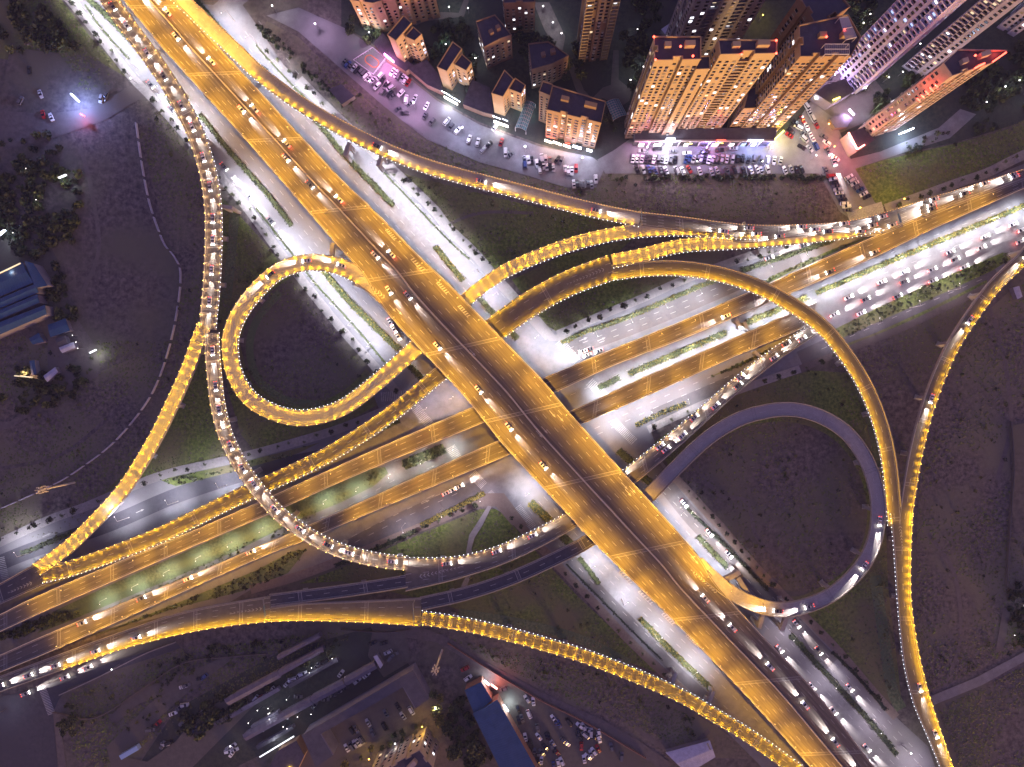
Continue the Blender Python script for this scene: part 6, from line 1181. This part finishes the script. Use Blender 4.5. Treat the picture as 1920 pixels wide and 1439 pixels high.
# ------------------------------------------------------------------ painted chevrons, hatching and arrows on the decks; gantries; portal piers
def chevrons(px0, px1, z, w0, w1, n, root, dz=.06):
    a, b2 = P(*px0, z), P(*px1, z); b2.z = a.z; d = (b2 - a); t = d.normalized(); s = Vector((-t.y, t.x, 0)); b = MB(); u = Vector((0, 0, dz))
    for i in range(n):
        f = (i + .5) / n; c = a + d * f + u; w_ = (w0 + (w1 - w0) * f) / 2
        for sg in (-1, 1): b.face([c, c + t * .45, c + t * (.45 - .9) + s * sg * w_, c - t * .9 + s * sg * w_])
    b.build('chevron_marking', 'paint', root)
chevrons((662, 512), (722, 560), 16, .6, 2.2, 12, MV['root']); chevrons((1295, 1068), (1345, 1112), 16, .6, 2.0, 11, MV['root']); chevrons((1062, 534), (1140, 502), 10.2, .6, 2.2, 13, D1['root'], .25)
chevrons((430, 1150), (500, 1140), 8.5, .5, 1.8, 10, GW['root'], .25); chevrons((870, 1062), (785, 1082), 10.2, .5, 2.2, 12, AB['root'], .35); chevrons((1692, 1030), (1687, 985), 9.9, .5, 1.6, 8, ARC2['root'], .2); chevrons((15, 1112), (62, 1092), 6.85, .5, 2, 8, W1['root'], .3)
def hatch(px0, px1, z, n, wd, root):
    a, b2 = P(*px0, z), P(*px1, z); d = b2 - a; t = d.normalized(); s = Vector((t.y, -t.x, 0)); b = MB(); u = Vector((0, 0, .06))
    for i in range(n):
        c = a + d * (i / n) + u; b.face([c, c + t * .5, c + t * (.5 + wd * .3) + s * -wd, c + t * wd * .3 + s * -wd])
    b.face([a + u - s * .1, b2 + u - s * .1, b2 + u + s * .1, a + u + s * .1]); b.build('hatched_marking', 'paint', root)
for q in [((722, 432), (740, 452)), ((770, 487), (793, 512)), ((818, 531), (838, 553)), ((858, 575), (878, 597)), ((1160, 1072), (1182, 1098)), ((1196, 1110), (1222, 1136)), ((1240, 1152), (1262, 1174)), ((1285, 1192), (1306, 1212))]: hatch(*q, 16, 6, 1.7, MV['root'])
def arrow(px, ang, z, root, s=1.0):
    p = P(*px, z) + Vector((0, 0, .06)); t = Vector((math.cos(ang), math.sin(ang), 0)); v = Vector((-t.y, t.x, 0)); b = MB()
    b.face([p - v * .15 * s, p + t * 3 * s - v * .15 * s, p + t * 3 * s + v * .15 * s, p + v * .15 * s]); b.face([p + t * 3 * s - v * .55 * s, p + t * 4.8 * s, p + t * 3 * s + v * .55 * s])
    if root: b.build('arrow_marking', 'paint', root)
    else: tag(b.build('road_marking', 'paint'), kind='structure')
for x, y in [(730, 572), (742, 578), (905, 745), (918, 760), (880, 655), (1030, 770), (1045, 778), (1165, 905), (1172, 918), (1180, 912), (1082, 985), (1290, 1035), (1298, 1045), (1015, 800), (1005, 808)]: arrow((x, y), R(-48), 16, MV['root'])
for x, y in [(793, 868), (800, 880), (785, 895), (800, 935), (790, 945), (1086, 640), (1120, 640), (80, 1007), (255, 962)]: arrow((x, y), R(24), 0.35, None)
def gantry(px0, px1, z, label):
    a, b2 = P(*px0, z), P(*px1, z); r = thing('sign_gantry', label, 'gantry', a); b = MB()
    for q in (a, b2): b.bar(q, q + Vector((0, 0, 6.2)), .2, n=8)
    b.bar(a + Vector((0, 0, 6.2)), b2 + Vector((0, 0, 6.2)), .16); b.bar(a + Vector((0, 0, 5.4)), b2 + Vector((0, 0, 5.4)), .12)
    for k in range(1, 9): p = a.lerp(b2, k / 9); b.bar(p + Vector((0, 0, 5.4)), p + Vector((0, 0, 6.2)), .07, n=4)
    b.build('frame', 'metal', r); d = b2 - a; c = (a + b2) / 2; k = MB(); k.box((c.x, c.y, z + 5.9), (d.length * .5, .2, 1.7), math.atan2(d.y, d.x)); k.build('sign_board', 'blueroof', r)
gantry((1199, 397), (1200, 425), 9.6, 'dark sign gantry over the white traffic where the northern golden ramp joins'); gantry((1390, 421), (1392, 445), 9.0, 'dark sign gantry over the white traffic where the golden fork joins')
gantry((502, 1118), (507, 1160), 8.7, 'dark sign gantry over the brown bottom ramp at its fork'); gantry((365, 640), (388, 645), 12.2, 'dark sign gantry over the fork of the left outer ramp'); gantry((1670, 398), (1680, 430), 7.6, 'brown sign gantry over the white traffic near the right'); gantry((778, 1125), (780, 1168), 9.6, 'dark sign gantry where the bottom sweep leaves the dark ramp')
def portal(px, z, ln, wd, ang, root, h=2.6):
    c = P(*px, z); b = MB(); b.box((c.x, c.y, z - h / 2), (ln, wd, h), ang); t = Vector((math.cos(ang), math.sin(ang), 0))
    for s in (-.36, .36): q = c + t * ln * s; b.box((q.x, q.y, (z - h) / 2), (1.8, wd * .8, z - h), ang)
    b.build('portal_pier', 'concrete', root)
portal((1368, 1084), 13.8, 12, 2.6, R(28), MV['root']); portal((1393, 1098), 13.6, 9, 2.2, R(-58), B2['root']); portal((1385, 607), 5.4, 6, 1.8, R(-62), N['root']); portal((1400, 612), 5.2, 5, 1.6, R(-62), N['root']); portal((1425, 668), 4.0, 7, 1.6, R(-40), SD['root'])
portal((622, 470), 13.9, 8, 2.0, R(84), MV['root']); portal((1428, 1165), 13.6, 8, 1.8, R(74), B2['root']); portal((1472, 1168), 13.5, 9, 2.0, R(70), B2['root'])
portal((672, 525), 13.2, 7, 1.8, R(40), C1['root']); portal((1333, 1310), 7.8, 8, 1.8, R(68), GS['root']); portal((1263, 1275), 7.8, 7, 1.8, R(68), GS['root']); portal((424, 388), 11, 6, 1.8, R(-10), L1['root']); portal((650, 280), 12, 7, 1.8, R(70), E1['root']); portal((712, 300), 11.8, 6, 1.8, R(70), E1['root'])
# ------------------------------------------------------------------ thin violet haze added over the whole site to lift the shadows
hz = MB(); hz.box((0, 0, (HC + 12 - 1) / 2), (2900, 2900, HC + 13)); ho = bpy.data.objects.new('haze', hz.data('haze', [])); col.objects.link(ho); tag(ho, kind='stuff')
hm = bpy.data.materials.new('haze'); hm.use_nodes = True; hm.node_tree.nodes.remove(hm.node_tree.nodes['Principled BSDF'])
pv = hm.node_tree.nodes.new('ShaderNodeVolumePrincipled'); pv.inputs['Color'].default_value = (.45, .5, 1, 1); pv.inputs['Density'].default_value = .00009
hm.node_tree.links.new(pv.outputs[0], hm.node_tree.nodes['Material Output'].inputs['Volume']); ho.data.materials.append(hm)
sc.cycles.volume_bounces = 0
